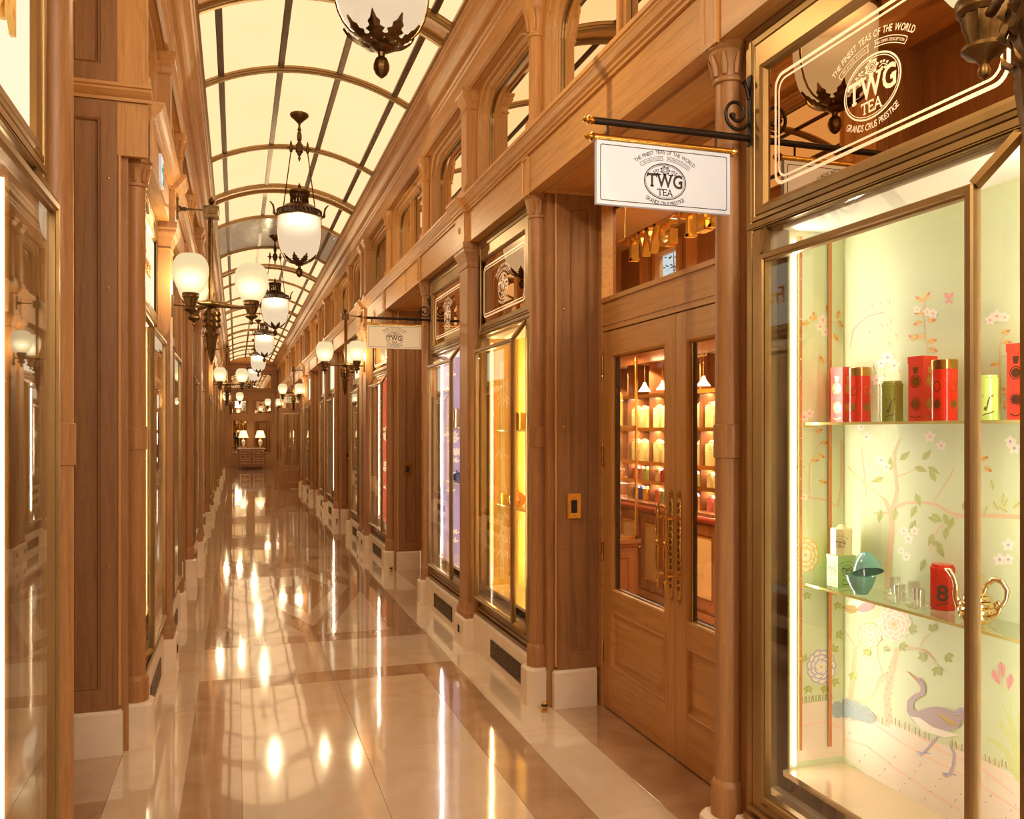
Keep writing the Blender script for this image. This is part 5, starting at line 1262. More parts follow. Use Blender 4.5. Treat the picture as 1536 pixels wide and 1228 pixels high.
gift_box(put(1264, 1.895, Z1), .052, .05, .178, .12, 'left red box with gold sun beside the left red tin on the upper glass shelf')
tall_tin(put(1290, 1.862, Z1), .056, .170, .1, 'left red tin with gold cap on the upper glass shelf, before a red box')
caddy(put(1337, 1.885, Z1), .033, .122, 'olive green round tin with number 7 in the middle of the upper glass shelf', 'olive_tin', '7')
gift_box(put(1384, 1.900, Z1), .056, .052, .186, .1, 'red box with gold sun right of the olive tin on the upper glass shelf')
tall_tin(put(1417, 1.862, Z1), .057, .168, .08, 'red tin with gold cap beside the brass mullion on the upper glass shelf')
caddy(put(1482, 1.88, Z1), .030, .118, 'lime green round tin on the upper glass shelf right of the mullion', 'lime_tin', '7')
gift_box(put(1534, 1.885, Z1), .05, .05, .19, .1, 'red box at the right end of the upper glass shelf, cut by the photo edge')
gift_box(put(1262, 1.875, Z2), .070, .055, .10, .0, 'pale green cube box with oval emblem on the lower glass shelf', 'pale_green', True)['group'] = 'boxes in the celadon shop window'
lx = put(1262, 1.875, Z2)
caddy((lx[0], lx[1], Z2 + .1025), .034, .098, 'cream eight-sided tea caddy with dome lid standing on the pale green box', 'cream_tin', None, sides=8, rot=.39, dome=True, emblem=True)
def bowl(loc, rot, label):
    t = tag(bpy.data.objects.new('tea_bowl', None), label, 'bowl', 'teal bowls on the lower glass shelf'); COL.objects.link(t); t.location = loc; t.rotation_euler = rot
    mb = MB(); mb.lathe([(.021, 0), (.023, .004), (.033, .020), (.041, .040), (.0455, .057), (.0445, .0575), (.039, .040), (.031, .021), (.018, .009), (.001, .008)], 0, 0, 28); mb.build('bowl_wall', 'teal', t)
    mb = MB(); mb.lathe([(.0185, -.0), (.0215, .0), (.0225, .004), (.0190, .004)], 0, 0, 24); mb.build('foot_ring', 'teal', t)
bl = put(1291, 1.845, Z2); bowl(bl, (0, 0, 0), 'teal tea bowl standing upright on the lower glass shelf')
bowl((bl[0] + .004, bl[1] - .016, Z2 + .124), (math.radians(180 - 24), math.radians(10), 0), 'teal tea bowl tipped upside down over the upright one')
# glasses with saucers
for i, (px, X, lab) in enumerate(((1342, 1.914, 'back left of the group'), (1350, 1.838, 'front left of the group'), (1371, 1.914, 'back right of the group'), (1378, 1.838, 'front right of the group'))):
    l_ = put(px, X, Z2); t = thing('glass_cup', f'clear glass cup on a glass saucer, {lab} on the lower shelf', 'glass', l_, .6 + i, 'glass cups on the lower glass shelf')
    mb = MB(); mb.lathe([(.012, 0), (.030, .004), (.034, .008), (.029, .006), (.010, .003)], 0, 0, 20); mb.build('saucer', 'drink_glass', t)
    mb = MB(); mb.lathe([(.012, .006), (.015, .010), (.0165, .03), (.017, .058), (.0158, .058), (.0152, .03), (.013, .012), (.001, .011)], 0, 0, 20); mb.build('cup_wall', 'drink_glass', t)
    mb = MB(); mb.tube([(.016, 0, .048), (.027, 0, .046), (.031, 0, .034), (.027, 0, .022), (.0155, 0, .018)], .002, 8); mb.build('handle', 'drink_glass', t)
caddy(put(1414, 1.905, Z2), .034, .128, 'red eight-sided tin with number 8 behind the gilt teapot on the lower glass shelf', 'red_lac', '8', sides=8, rot=.39)
tp = put(1466, 1.862, Z2); t = thing('teapot', 'coiled gilt teapot with serpent spout behind the brass mullion, lower glass shelf', 'teapot', tp, 0)
mb = MB(); prof = [(.030, 0), (.034, .003), (.030, .008)]
for k, (r, z) in enumerate(((.046, .018), (.050, .034), (.045, .050), (.036, .064), (.027, .076))): prof += [(r - .006, z - .008), (r, z - .003), (r, z + .003), (r - .006, z + .008)]
prof += [(.016, .088), (.014, .10), (.015, .118), (.018, .122)]; mb.lathe(prof, 0, 0, 28); mb.build('coiled_body', 'silver', t)
mb = MB(); mb.lathe([(.0185, .1221), (.018, .126), (.010, .130), (.006, .138), (.001, .142)], 0, 0, 16); mb.build('lid', 'silver', t)
mb = MB(); mb.tube([(0, .040, .02), (0, .062, .035), (0, .072, .06), (0, .070, .085), (0, .078, .105), (0, .094, .122), (0, .108, .124)], [.014, .011, .009, .008, .007, .008, .003], 12); mb.build('serpent_spout', 'silver', t)
mb = MB(); mb.tube([(0, -.020, .078), (0, -.032, .105), (0, -.054, .122), (0, -.078, .120), (0, -.094, .100), (0, -.090, .075), (0, -.074, .055), (0, -.060, .045), (0, -.056, .058), (0, -.066, .066), (0, -.074, .055), (0, -.066, .036), (0, -.044, .024)], [.006, .007, .0075, .0075, .007, .006, .0055, .005, .005, .005, .005, .005, .007], 10); mb.build('loop_handle', 'silver', t)
# goods in the golden and lilac windows
Gt = 'goods in the golden shop window'
yg = (shopwin[(1, 1, 'a')][1], shopwin[(1, 1, 'a')][2])
caddy((1.88, onX(756, 640, 1.88)[0], 1.601), .030, .20, 'tall white tin on the upper shelf of the golden window', 'cream_tin', None, Gt)
caddy((1.86, onX(779, 640, 1.86)[0], 1.601), .045, .12, 'squat gold tin on the upper shelf of the golden window', 'gilt', None, Gt)
def teapot(loc, mat, label, group, R=.06):
    t = thing('teapot', label, 'teapot', loc, 0, group)
    mb = MB(); mb.lathe([(R * .5, 0), (R * .8, R * .15), (R, R * .6), (R * .95, R * 1.1), (R * .6, R * 1.5), (R * .45, R * 1.55)], 0, 0, 24); mb.build('pot_body', mat, t)
    mb = MB(); mb.lathe([(R * .46, R * 1.55), (R * .3, R * 1.68), (R * .1, R * 1.74), (R * .14, R * 1.86), (.001, R * 1.92)], 0, 0, 16); mb.build('lid', mat, t)
    mb = MB(); mb.tube([(0, R * .9, R * .5), (0, R * 1.3, R * .8), (0, R * 1.6, R * 1.4)], [R * .2, R * .14, R * .08], 10); mb.build('spout', mat, t)
    mb = MB(); mb.tube([(0, -R * .9, R * 1.1), (0, -R * 1.4, R * 1.2), (0, -R * 1.55, R * .8), (0, -R * 1.0, R * .4)], R * .09, 8); mb.build('handle', mat, t)
M['amber'] = plain('amber_glaze', (226, 140, 50), 0.15, coat=.5)
teapot((1.87, onX(776, 640, 1.87)[0], 1.071), 'amber', 'round amber teapot on the lower shelf of the golden window', Gt)
caddy((1.85, onX(757, 640, 1.85)[0], 1.071), .028, .075, 'small ivory tin beside the amber teapot in the golden window', 'yellow_tin', None, Gt)
Gl = 'goods in the lilac shop window'
caddy((1.86, onX(683, 640, 1.86)[0], 1.621), .045, .17, 'tall silver tin on the upper shelf of the lilac window', 'silver', None, Gl)
teapot((1.86, onX(685, 640, 1.86)[0], 1.151), 'blue', 'dark blue teapot on the shelf of the lilac window', Gl, .05)
# garments in the left windows
M['linen'] = plain('pale_linen', (244, 216, 170), 0.8, vary=.08); M['stripe'] = plain('black_cloth', (26, 22, 22), 0.8); M['white_cloth'] = plain('white_cloth', (236, 226, 210), 0.8)
def garment(key, mats, label, stripes=False):
    t0, a, b, th_ = shopwin[key]; s = key[0]; y = (a + b) / 2 - .05; o = (wx(s, 1.86), y, .48)
    t = thing('dressed_stand', label, 'garment', o, 0, None)
    mb = MB(); n = 36; prof = [(.001, 1.38), (.02, 1.42), (.025, 1.36), (.07, 1.33), (.085, 1.22), (.075, 1.05), (.055, .90), (.075, .80), (.10, .55), (.125, .25), (.14, .12)]
    prof = prof[::-1] if False else prof
    v = []
    for i_, (r, z) in enumerate(prof):
        for i in range(n):
            a_ = 2 * PI * i / n; fl = 1 + .10 * math.sin(a_ * 9) * max(0, (.9 - z)) ; v.append((r * fl * .55 * math.cos(a_), r * fl * 1.5 * math.sin(a_), z))
    for k_ in range(len(prof) - 1): mb.add(v[k_ * n:(k_ + 2) * n], [(i, n + i, n + (i + 1) % n, (i + 1) % n) for i in range(n)], (k_ % 2 if stripes else 0), True)
    mb.build('dress', mats, t)
    mb = MB(); mb.lathe([(.07, 0), (.07, .01), (.012, .02), (.010, .5)], 0, 0, 16); mb.build('stand', 'gilt', t)
garment((-1, 1, 'a'), ['linen'], 'pale linen dress on a stand in the left window by the near column')
garment((-1, 2, 'a'), ['stripe', 'white_cloth'], 'black and white striped dress on a stand in a left window', True)
garment((-1, 0, 'b'), ['w_rose'], 'rose coloured dress on a stand in the nearest left window')

# ================================================================== hanging signs and bracket arms
def hanging_sign(y, face, inkm, label, blabel, n_=1):
    o = (1.70, y, 2.6)
    b = thing('sign_bracket', blabel, 'bracket', o, 0, 'black iron sign brackets')
    mb = MB(1, o); mb.tube([(1.685, y, 2.605), (1.105, y, 2.605)], .0115, 12); mb.build('iron_rod', 'iron', b)
    mb = MB(1, o); mb.tube([(1.105, y, 2.605), (1.098, y, 2.605), (1.092, y, 2.605), (1.086, y, 2.605), (1.080, y, 2.605), (1.074, y, 2.605), (1.068, y, 2.605)], [.012, .016, .008, .016, .006, .011, .002], 12); mb.build('finial', 'gilt', b)
    mb = MB(1, o); pts = [(1.66, y, 2.80), (1.665, y, 2.795), (1.675, y, 2.775), (1.683, y, 2.74)]
    mb.tube(pts, [.012, .008, .006, .006], 8)
    sp = []
    for i in range(40):
        q = i / 39; a = -PI * .1 + q * PI * 3.1; r = .062 * (1 - q * .72); sp.append((1.635 + r * math.cos(a) * .9, y, 2.685 - r * math.sin(a)))
    mb.tube([(1.685, y, 2.66)] + sp, [.006] * 36 + [.007, .009, .011, .012, .008], 8); mb.build('scroll', 'iron', b)
    mb = MB(1, o)
    mb.box(1.683, 1.689, y - .012, y + .012, 2.58, 2.82); mb.build('wall_bar', 'iron', b)
    for x in (1.155, 1.555):
        mb = MB(1, o); mb.tube([(x, y, 2.598), (x, y, 2.5645)], .004, 8); mb.build('hanger', 'iron', b)
    o = (1.355, y, 2.44)
    t = thing('hanging_sign', label, 'sign', o, 0, 'hanging shop signs')
    mb = MB(1, o); mb.tube([(1.105, y, 2.552), (1.612, y, 2.552)], .0115, 14); mb.build('brass_tube', 'gilt', t)
    for x, d in ((1.105, -1), (1.612, 1)):
        mb = MB(1, o); mb.tube([(x, y, 2.552), (x + d * .008, y, 2.552), (x + d * .014, y, 2.552), (x + d * .02, y, 2.552), (x + d * .026, y, 2.552), (x + d * .032, y, 2.552)], [.013, .016, .007, .012, .008, .002], 12); mb.build('finial', 'gilt', t)
    mb = MB(1, o); mb.box(1.112, 1.604, y - .009, y + .009, 2.335, 2.541); bd = mb.build('sign_board', face, t)
    mb = MB(1, o)
    for sg in (-1, 1):
        fr = Frame((1.358, y + sg * .0095, 2.438), (1 if sg < 0 else -1, 0, 0), (0, 0, 1), (0, sg, 0))
        ring2d(mb, fr, rrect(.468, .183, .008), rrect(.463, .178, .006), .0003); crest(mb, fr, .078, 0, -.013, 0, .0003)
    mb.build('printed_emblem', inkm, bd)
hanging_sign(2.60, 'signwhite', 'ink', 'white hanging sign with black oval emblem, nearest the camera', 'black iron bracket with scroll carrying the white hanging sign')
hanging_sign(7.77, 'signcream', 'inkbrown', 'cream hanging sign with brown oval emblem beyond the golden window', 'black iron bracket with scroll carrying the cream hanging sign')
hanging_sign(23.95, 'signcream', 'inkbrown', 'small far cream hanging sign above the open door leaf', 'black iron bracket carrying the far small sign')
# lit exit sign on the left frieze
o = (-.42, 5.38, 3.09); t = thing('exit_sign', 'small lit green and white running-man sign on the left frieze', 'sign', o)
M['lit_white'] = emis('lit_sign_white', (235, 245, 250), .6); M['lit_green'] = emis('lit_sign_green', (60, 150, 90), .5)
mb = MB(1, o); mb.box(-.42, -.405, 5.29, 5.47, 3.01, 3.17); mb.build('housing', 'signwhite', t)
mb = MB(1, o); fr = Frame((-.4045, 5.38, 3.09), (0, 1, 0), (0, 0, 1), (1, 0, 0)); poly2d(mb, fr, rrect(.17, .15, .004), 0, 0); poly2d(mb, fr, [(0.0, -.07), (.08, -.07), (.08, .06), (0, .06)], .0004, 1)
poly2d(mb, fr, ell(.011, .011, 12, .035, .04), .0008, 0); ribbon2d(mb, fr, [(.034, .026), (.03, -.005), (.045, -.028), (.04, -.055)], .012, .0008, 0); ribbon2d(mb, fr, [(.03, -.005), (.02, -.025), (.008, -.03)], .010, .0008, 0); ribbon2d(mb, fr, [(.033, .02), (.05, .008), (.06, .015)], .007, .0008, 0)
poly2d(mb, fr, [(-.07, 0), (-.04, .03), (-.04, .012), (-.01, .012), (-.01, -.012), (-.04, -.012), (-.04, -.03)], .0004, 1)
mb.build('lit_pictogram', ['lit_white', 'lit_green'], t)

# ================================================================== rooms behind the doors
M['mahogany'] = oak('mahogany', (148, 90, 52), 'z', .05, .25); M['mahogany_h'] = oak('mahogany_long', (152, 92, 52), 'y', .05, .25)
M['parquet'] = oak('oak_parquet', (206, 150, 86), 'y', .1, .25); M['ceil_white'] = plain('ceiling_white', (250, 236, 206), .7, vary=.01)
M['wall_buff'] = plain('buff_wall', (226, 190, 130), .6, vary=.03); M['downlight'] = emis('downlight_lens', (255, 240, 205), 6.0)
M['sky_pane'] = emis('daylight_outside', (226, 240, 244), .55); M['foliage'] = plain('outside_foliage', (84, 132, 58), .5, vary=.3)
M['red_leather'] = plain('red_leather_edge', (150, 50, 26), .35); M['wicker'] = plain('woven_wicker', (214, 168, 92), .7, vary=.25, scale=60, bump=.6)
M['tin_cream'] = plain('shop_tin_cream', (250, 226, 150), .35, vary=.03); M['tin_pink'] = plain('shop_tin_pink', (226, 130, 110), .35); M['tin_lime'] = plain('shop_tin_lime', (176, 196, 96), .35)
M['tin_red'] = plain('shop_tin_red', (206, 50, 34), .35); M['tin_blue'] = plain('shop_tin_blue', (60, 66, 120), .35); M['tin_orange'] = plain('shop_tin_orange', (240, 176, 60), .35)
RX0, RX1, RY0, RY1, RZ = 2.14, 4.12, 2.70, 8.9, 3.60
room = struct('wall_shop')
wy0, wy1, wz0, wz1 = 7.58, 8.02, 2.93, 3.40
mb = MB(); mb.box(RX1, RX1 + .05, RY0, RY1, 0, wz0); mb.box(RX1, RX1 + .05, RY0, RY1, wz1, RZ); mb.box(RX1, RX1 + .05, RY0, wy0, wz0, wz1); mb.box(RX1, RX1 + .05, wy1, RY1, wz0, wz1); mb.build('wall_lining', 'oak_dark', room)
for y in (5.6, 6.5, 7.3, 8.3):
    mb = MB(); mb.rectloft([(y - .22 if y < 7 else y - .1, y + .22 if y < 7 else y + .1, 2.5, 3.5, RX1), (y - .22 if y < 7 else y - .1, y + .22 if y < 7 else y + .1, 2.5, 3.5, RX1 - .02), (y - .17 if y < 7 else y - .06, y + .17 if y < 7 else y + .06, 2.55, 3.45, RX1 - .008)], cap=True); mb.build('wall_panel', 'oak', room)
mb = MB(); mb.box(RX1 - .06, RX1, RY0, RY1, 2.80, 2.84); mb.box(RX1 - .03, RX1, RY0, RY1, 2.76, 2.80); mb.build('picture_rail', 'oak_long', room)
mb = MB(); mb.box(RX0 - .02, RX1, RY0 - .05, RY0, 0, RZ); mb.build('wall_lining', 'wall_buff', room)
YF = RY1
mb = MB(); mb.box(2.35, RX1, YF, YF + .05, 0, RZ); mb.build('wall_lining', 'oak', room)
mb = MB(); mb.box(RX0, RX1, RY0, 7.9, RZ, RZ + .05); mb.box(2.35, RX1, 7.9, YF, RZ, RZ + .05); mb.build('room_ceiling', 'oak_cross', room)
mb = MB(); mb.box(RX0 - .03, RX0, 4.80, 7.9, 0, RZ); mb.box(RX0 - .03, 2.37, 7.88, 7.93, 0, RZ); mb.box(2.34, 2.37, 7.9, YF, 0, RZ); mb.box(2.06, RX0, 4.70, 4.82, 0, RZ); mb.box(2.06, RX0, 2.70, 2.83, 0, RZ); mb.box(2.06, 2.16, RY0, 4.8, 3.18, RZ); mb.build('wall_lining', 'mahogany', room)
shopfloor = struct('floor_shop')
n = 0
for i in range(16):
    x0 = 2.10 + i * .126
    for j in range(4):
        y0 = 2.7 + j * 1.55 + (i % 3) * .0; mb = MB(); mb.box(x0 + .001, x0 + .125, y0 + .001, y0 + 1.549, -.03, 0); mb.build('floor_board', 'parquet', shopfloor)
light('shop_lamp', 'AREA', (2.9, 4.6, 3.2), 34, 1.0, 2.0, (1, .88, .62)); light('shop_lamp', 'AREA', (2.85, 7.2, 3.2), 34, .8, 1.4, (1, .88, .62))
# lowered shelf canopy with strip light and smoke detector
cn = tag(thing('shelf_canopy', 'pale lowered canopy over the shop shelving, seen through the door glass', 'canopy', (3.7, 6.4, 2.25)), 'pale lowered canopy over the shop shelving, seen through the door glass', 'canopy')
o = (3.7, 6.4, 2.25); mb = MB(1, o); mb.box(3.48, 4.1, 4.6, 8.85, 2.252, 2.33); mb.build('canopy_slab', 'ceil_white', cn)
mb = MB(1, o); mb.box(3.462, 3.48, 4.6, 8.85, 2.20, 2.35); mb.build('front_moulding', 'mahogany_h', cn)
for y in (5.2, 5.9, 6.6, 7.3, 8.0):
    mb = MB(1, o); mb.lathe([(.045, 2.249), (.045, 2.243), (.03, 2.243)], 3.60, y, 16); mb.lathe([(.03, 2.244), (.001, 2.244)], 3.60, y, 16, 1); mb.build('downlight', ['gilt', 'downlight'], cn)
    light('canopy_lamp', 'SPOT', (3.60, y, 2.235), 30, .03, None, (1, .88, .6)).data.spot_size = 2.4
t = thing('smoke_detector', 'round cream smoke detector under the shop canopy', 'detector', (3.60, 6.25, 2.25)); mb = MB(); mb.lathe([(.03, -.05), (.05, -.045), (.055, -.03), (.055, -.018)], 0, 0, 20); mb.lathe([(.07, -.018), (.07, 0)], 0, 0, 20); mb.build('detector_body', 'ceil_white', t); mb = MB()
for k in range(8): a = 2 * PI * k / 8; mb.box(.056 * math.cos(a) - .006, .056 * math.cos(a) + .006, .056 * math.sin(a) - .006, .056 * math.sin(a) + .006, -.04, -.03)
mb.build('sensor_slots', 'black', t)
# counter and shelving along the far side
SX = 3.72; o = (SX, 6.7, 0)
cb = thing('shop_counter', 'long mahogany counter with cupboard doors and red leather edge behind the door glass', 'counter', o)
mb = MB(1, o); mb.box(SX - .06, 4.10, 4.6, 8.85, .08, .86); mb.box(SX - .02, 4.10, 4.6, 8.85, 0, .08); mb.box(SX - .075, SX - .05, 4.6, 8.85, .04, .10); mb.build('carcass', 'mahogany_h', cb)
mb = MB(1, o); mb.box(SX - .10, 4.10, 4.6, 8.85, .90, .925); mb.build('counter_top', 'mahogany_h', cb)
mb = MB(1, o); mb.tube([(SX - .085, 4.6, .872), (SX - .085, 8.85, .872)], .030, 12); mb.build('leather_edge', 'red_leather', cb)
for i in range(9):
    a = 4.64 + i * .47; mb = MB(1, o)
    mb.rectloft([(a + .01, a + .45, .13, .82, SX - .06), (a + .01, a + .45, .13, .82, SX - .078), (a + .09, a + .37, .21, .74, SX - .078), (a + .095, a + .365, .215, .735, SX - .070)], cap=False)
    dr = mb.build('cupboard_door', 'mahogany', cb)
    mb = MB(1, o); mb.rectloft([(a + .095, a + .365, .215, .735, SX - .079), (a + .105, a + .355, .225, .725, SX - .079), (a + .105, a + .355, .225, .725, SX - .070)]); mb.build('gilt_bead', 'gilt', dr)
    mb = MB(1, o); mb.box(SX - .072, SX - .068, a + .10, a + .36, .22, .73); mb.build('door_panel', 'wall_buff', dr)
    yk = a + (.42 if i % 2 else .04); mb = MB(1, o); mb.tube([(SX - .078, yk, .50), (SX - .092, yk, .50), (SX - .10, yk, .50), (SX - .112, yk, .50)], [.005, .005, .013, .006], 10); mb.build('knob', 'gilt', dr)
sh = thing('shop_shelving', 'backlit mahogany shelving full of tea tins behind the door glass', 'shelving', o)
mb = MB(1, o); mb.box(4.06, 4.10, 4.6, 8.85, .93, 2.25); mb.build('back_board', 'w_bronze', sh)
SHZ = [1.12, 1.30, 1.62, 1.94]
for z in SHZ:
    mb = MB(1, o); mb.box(SX, 4.06, 4.6, 8.85, z - .016, z); mb.box(SX - .006, SX, 4.6, 8.85, z - .03, z + .004, 1); mb.build('shelf', ['mahogany_h', 'gilt'], sh)
    light('shelf_lamp', 'AREA', (3.82, 6.7, z - .03), 12, .05, 3.6, (1, .88, .6))
for i in range(10):
    y = 4.6 + i * .472; mb = MB(1, o); mb.box(SX + .01, 4.06, y - .009, y + .009, .93, 2.25); mb.build('upright', 'mahogany', sh)
def shop_tin(r, h, mat):
    t = thing('shop_tin', '', 'tin'); mb = MB(); mb.lathe([(r * .98, 0), (r, .003), (r, h * .78), (r * .94, h * .84), (r * .62, h * .88)], 0, 0, 14); b = mb.build('tin_body', mat, t)
    mb = MB(); mb.lathe([(r * .60, h * .87), (r * .60, h * .93), (r * .35, h * .97), (r * .30, h), (.001, h)], 0, 0, 12); mb.build('lid', mat, t)
    mb = MB(); fr = Frame((-r - .0008, 0, 0), (0, -1, 0), (0, 0, 1), (-1, 0, 0)); ring2d(mb, fr, ell(r * .34, r * .3, 14, 0, h * .45), ell(r * .28, r * .24, 14, 0, h * .45), 0); mb.build('dark_print', 'inkbrown', b); return t
tin_l = {1.94: ('large cream tin on the top shop shelf', 'tin_cream', .062, .20), 1.62: ('tall cream tin on the upper shop shelf', 'tin_cream', .060, .22),
         1.30: ('cream tin on the middle shop shelf', 'tin_cream', .060, .215), 1.12: ('', 'mix', .045, .125), .925: ('', 'mix', .045, .13)}
cols = [('tin_pink', 'pink'), ('tin_lime', 'lime green'), ('tin_cream', 'cream'), ('tin_red', 'red'), ('tin_blue', 'dark blue'), ('tin_orange', 'orange')]
protos = {}
for z, (lab, mt, r, h) in tin_l.items():
    if z == 1.94: continue
    y = 5.35; step = .155 if mt != 'mix' else .108; i = 0
    while y < 7.9:
        m_, cn_ = (mt, '') if mt != 'mix' else cols[(i * 5 + (i // 3) + (2 if z == 1.12 else 0)) % 6]
        key = (m_, r, h); l_ = lab if mt != 'mix' else f'small {cn_} tin {"on the lowest shop shelf" if z == 1.12 else "on the shop counter"}'
        if abs(((y - 4.6) / .472) % 1 * .472 - 0) < r + .01 or abs(((y - 4.6) / .472) % 1 * .472 - .472) < r + .01: y += .02; continue
        if key not in protos: p = shop_tin(r, h, m_); protos[key] = p
        else: p = dup(protos[key], (0, 0, 0))
        p.location = (SX + .075, y, z + .001); p['label'] = l_ + f', {ORD[min(i + 1, 22)]} from the near end'; p['group'] = 'tins on the shop shelving: ' + (l_.split(' tin')[0] if mt == 'mix' else f'row at shelf {SHZ.index(z) + 1}'); y += step; i += 1
# bright conical shades over the top row
for i in range(6):
    y = 5.6 + i * .36; t = thing('cone_lamp', f'conical white lamp over the top shop shelf, {ORD[i + 1]} from the near end', 'lamp', (SX - .055, y, 1.96), 0, 'conical shades over the shop shelving')
    mb = MB(); mb.lathe([(.058, 0), (.056, .01), (.02, .06), (.014, .085), (.006, .09)], 0, 0, 18); mb.build('shade', 'ceil_white', t); mb = MB(); mb.tube([(0, 0, .085), (0, 0, .286)], .004, 6); mb.build('arm', 'gilt', t)
# cabinet across the far end with glazed gilt frame
CX0, CX1, CYF = 2.30, 3.40, 7.0; o = ((CX0 + CX1) / 2, CYF, 0)
t = thing('display_cabinet', 'dark mahogany cabinet with gilt lines and glazed top, seen through the left door leaf', 'cabinet', o)
mb = MB(1, o); mb.box(CX0, CX1, CYF, CYF + .45, .0, .60); mb.box(CX0 - .01, CX1 + .015, CYF - .015, CYF + .46, 0, .07); mb.box(CX0 - .01, CX1 + .02, CYF - .03, CYF + .47, .60, .635); mb.box(CX0 - .005, CX1 + .01, CYF - .015, CYF + .46, .575, .60); mb.build('carcass', 'mahogany', t)
for a, b in ((2.36, 2.84), (2.90, 3.36)):
    mb = MB(1, o); mb.rectloft([(a, b, .11, .53, CYF), (a, b, .11, .53, CYF - .012), (a + .05, b - .05, .16, .48, CYF - .012), (a + .055, b - .055, .165, .475, CYF - .004)], cap=True, plane='y'); mb.build('cupboard_door', 'mahogany', t)
    mb = MB(1, o); mb.rectloft([(a + .05, b - .05, .16, .48, CYF - .014), (a + .058, b - .058, .168, .472, CYF - .014)], plane='y'); mb.build('gilt_bead', 'gilt', t)
mb = MB(1, o)
for x in (CX0 + .01, 2.86, 3.20, CX1 - .01): mb.box(x - .01, x + .01, CYF, CYF + .02, .635, 2.30)
mb.box(CX0, CX1, CYF, CYF + .02, 2.28, 2.31); mb.box(CX0, CX1, CYF, CYF + .02, .635, .66); mb.build('gilt_frame', 'gilt', t)
mb = MB(1, o); mb.box(CX0 + .02, CX1 - .02, CYF + .008, CYF + .013, .66, 2.28); mb.build('glass_pane', 'glass', t)
mb = MB(1, o); mb.box(CX0, CX1, CYF + .44, CYF + .46, .635, 2.31); mb.build('back_board', 'w_bronze', t)
for z in (1.12, 1.64): mb = MB(1, o); mb.box(CX0, CX1, CYF + .05, CYF + .44, z - .02, z); mb.build('shelf', 'mahogany', t)
mb = MB(1, o); mb.box(CX0 - .02, CX1 + .02, CYF - .03, CYF + .47, 2.31, 2.40); mb.box(CX0 - .04, CX1 + .04, CYF - .05, CYF + .47, 2.38, 2.42); mb.build('cornice', 'mahogany', t)
light('cabinet_lamp', 'AREA', ((CX0 + CX1) / 2, CYF + .2, 2.26), 30, .8, .2, (1, .78, .4))
for x, lb in ((2.98, 'left'), (3.24, 'right')): caddy((x, CYF + .22, 1.641), .105, .30, f'large yellow tin, {lb} of two on the cabinet shelf behind the door glass', 'yellow_tin', None, 'large tins in the cabinet', emblem=True)
for x, lb, mt in ((2.98, 'left', 'olive_tin'), (3.26, 'right', 'amber')):
    t = thing('sweet_jar', f'round lidded glass jar of {"green" if lb == "left" else "amber"} contents on the cabinet shelf', 'jar', (x, CYF + .22, 1.121), 0, 'jars in the cabinet')
    mb = MB(); mb.lathe([(.06, 0), (.10, .03), (.105, .12), (.08, .19), (.06, .20)], 0, 0, 20); mb.build('jar_glass', 'drink_glass', t); mb = MB(); mb.lathe([(.05, .008), (.09, .035), (.094, .12), (.07, .15)], 0, 0, 18); mb.build('contents', mt, t); mb = MB(); mb.lathe([(.062, .2), (.066, .21), (.04, .25), (.012, .26), (.016, .285), (.001, .30)], 0, 0, 18); mb.build('lid', mt, t)
for i in range(4):
    for j, x in enumerate((2.96, 3.2)):
        t = thing('wicker_hamper', f'{ORD[i + 1]} from the bottom in the {"left" if j == 0 else "right"} stack of pale wicker hampers', 'hamper', (x, CYF + .24, 0.637 + i * .1145), 0, 'wicker hampers in the cabinet')
        mb = MB(); mb.box(-.10, .10, -.09, .09, 0, .085); mb.build('basket_body', 'wicker', t); mb = MB(); mb.box(-.103, .103, -.093, .093, .087, .114); mb.build('basket_lid', 'wicker', t)
# window with greenery seen through the fanlight
t = struct('window_1', (RX1, (wy0 + wy1) / 2, 0)); o = tuple(t.location)
mb = MB(1, o); mb.rectloft([(wy0 - .07, wy1 + .07, wz0 - .07, wz1 + .07, RX1), (wy0 - .07, wy1 + .07, wz0 - .07, wz1 + .07, RX1 - .03), (wy0, wy1, wz0, wz1, RX1 - .03), (wy0 + .02, wy1 - .02, wz0 + .02, wz1 - .02, RX1 + .01), (wy0 + .02, wy1 - .02, wz0 + .02, wz1 - .02, RX1 + .05)]); mb.build('window_frame', 'oak', t)
mb = MB(1, o); mb.box(RX1 + .02, RX1 + .026, wy0, wy1, wz0, wz1); mb.build('glass_pane', 'glass', t)
t = tag(bpy.data.objects.new('daylight_backdrop', None), 'glowing daylight backdrop outside the high shop window', 'wall'); COL.objects.link(t); t.location = (4.95, 8.2, 0)
mb = MB(1, (4.95, 8.2, 0)); mb.box(4.95, 5.0, 6.6, 10.2, 0, 4.6); mb.build('glow_board', 'sky_pane', t)  # glowing board added outside to stand for daylight in the window
t = tag(bpy.data.objects.new('garden_shrub', None), 'green leafy shrub outside the high shop window', 'shrub'); COL.objects.link(t); t.location = (4.6, 8.52, 0)
mb = MB(); rnd = random.Random(5)
for i in range(260):
    x, y, z = rnd.gauss(0, .07), rnd.gauss(0, .14), 2.8 + rnd.uniform(.1, 1.4); a = rnd.uniform(0, 6.28); e = rnd.uniform(-.6, .6); L_ = .07
    u = Vector((math.cos(a) * math.cos(e), math.sin(a) * math.cos(e), math.sin(e))); v = u.cross(Vector((0, 0, 1))).normalized() * .018; c = Vector((x, y, z)); mb.add([tuple(c), tuple(c + u * L_ * .5 + v), tuple(c + u * L_), tuple(c + u * L_ * .5 - v)], [(0, 1, 2, 3)])
ob = mb.build('leaves', 'foliage', t); ob['kind'] = 'stuff'
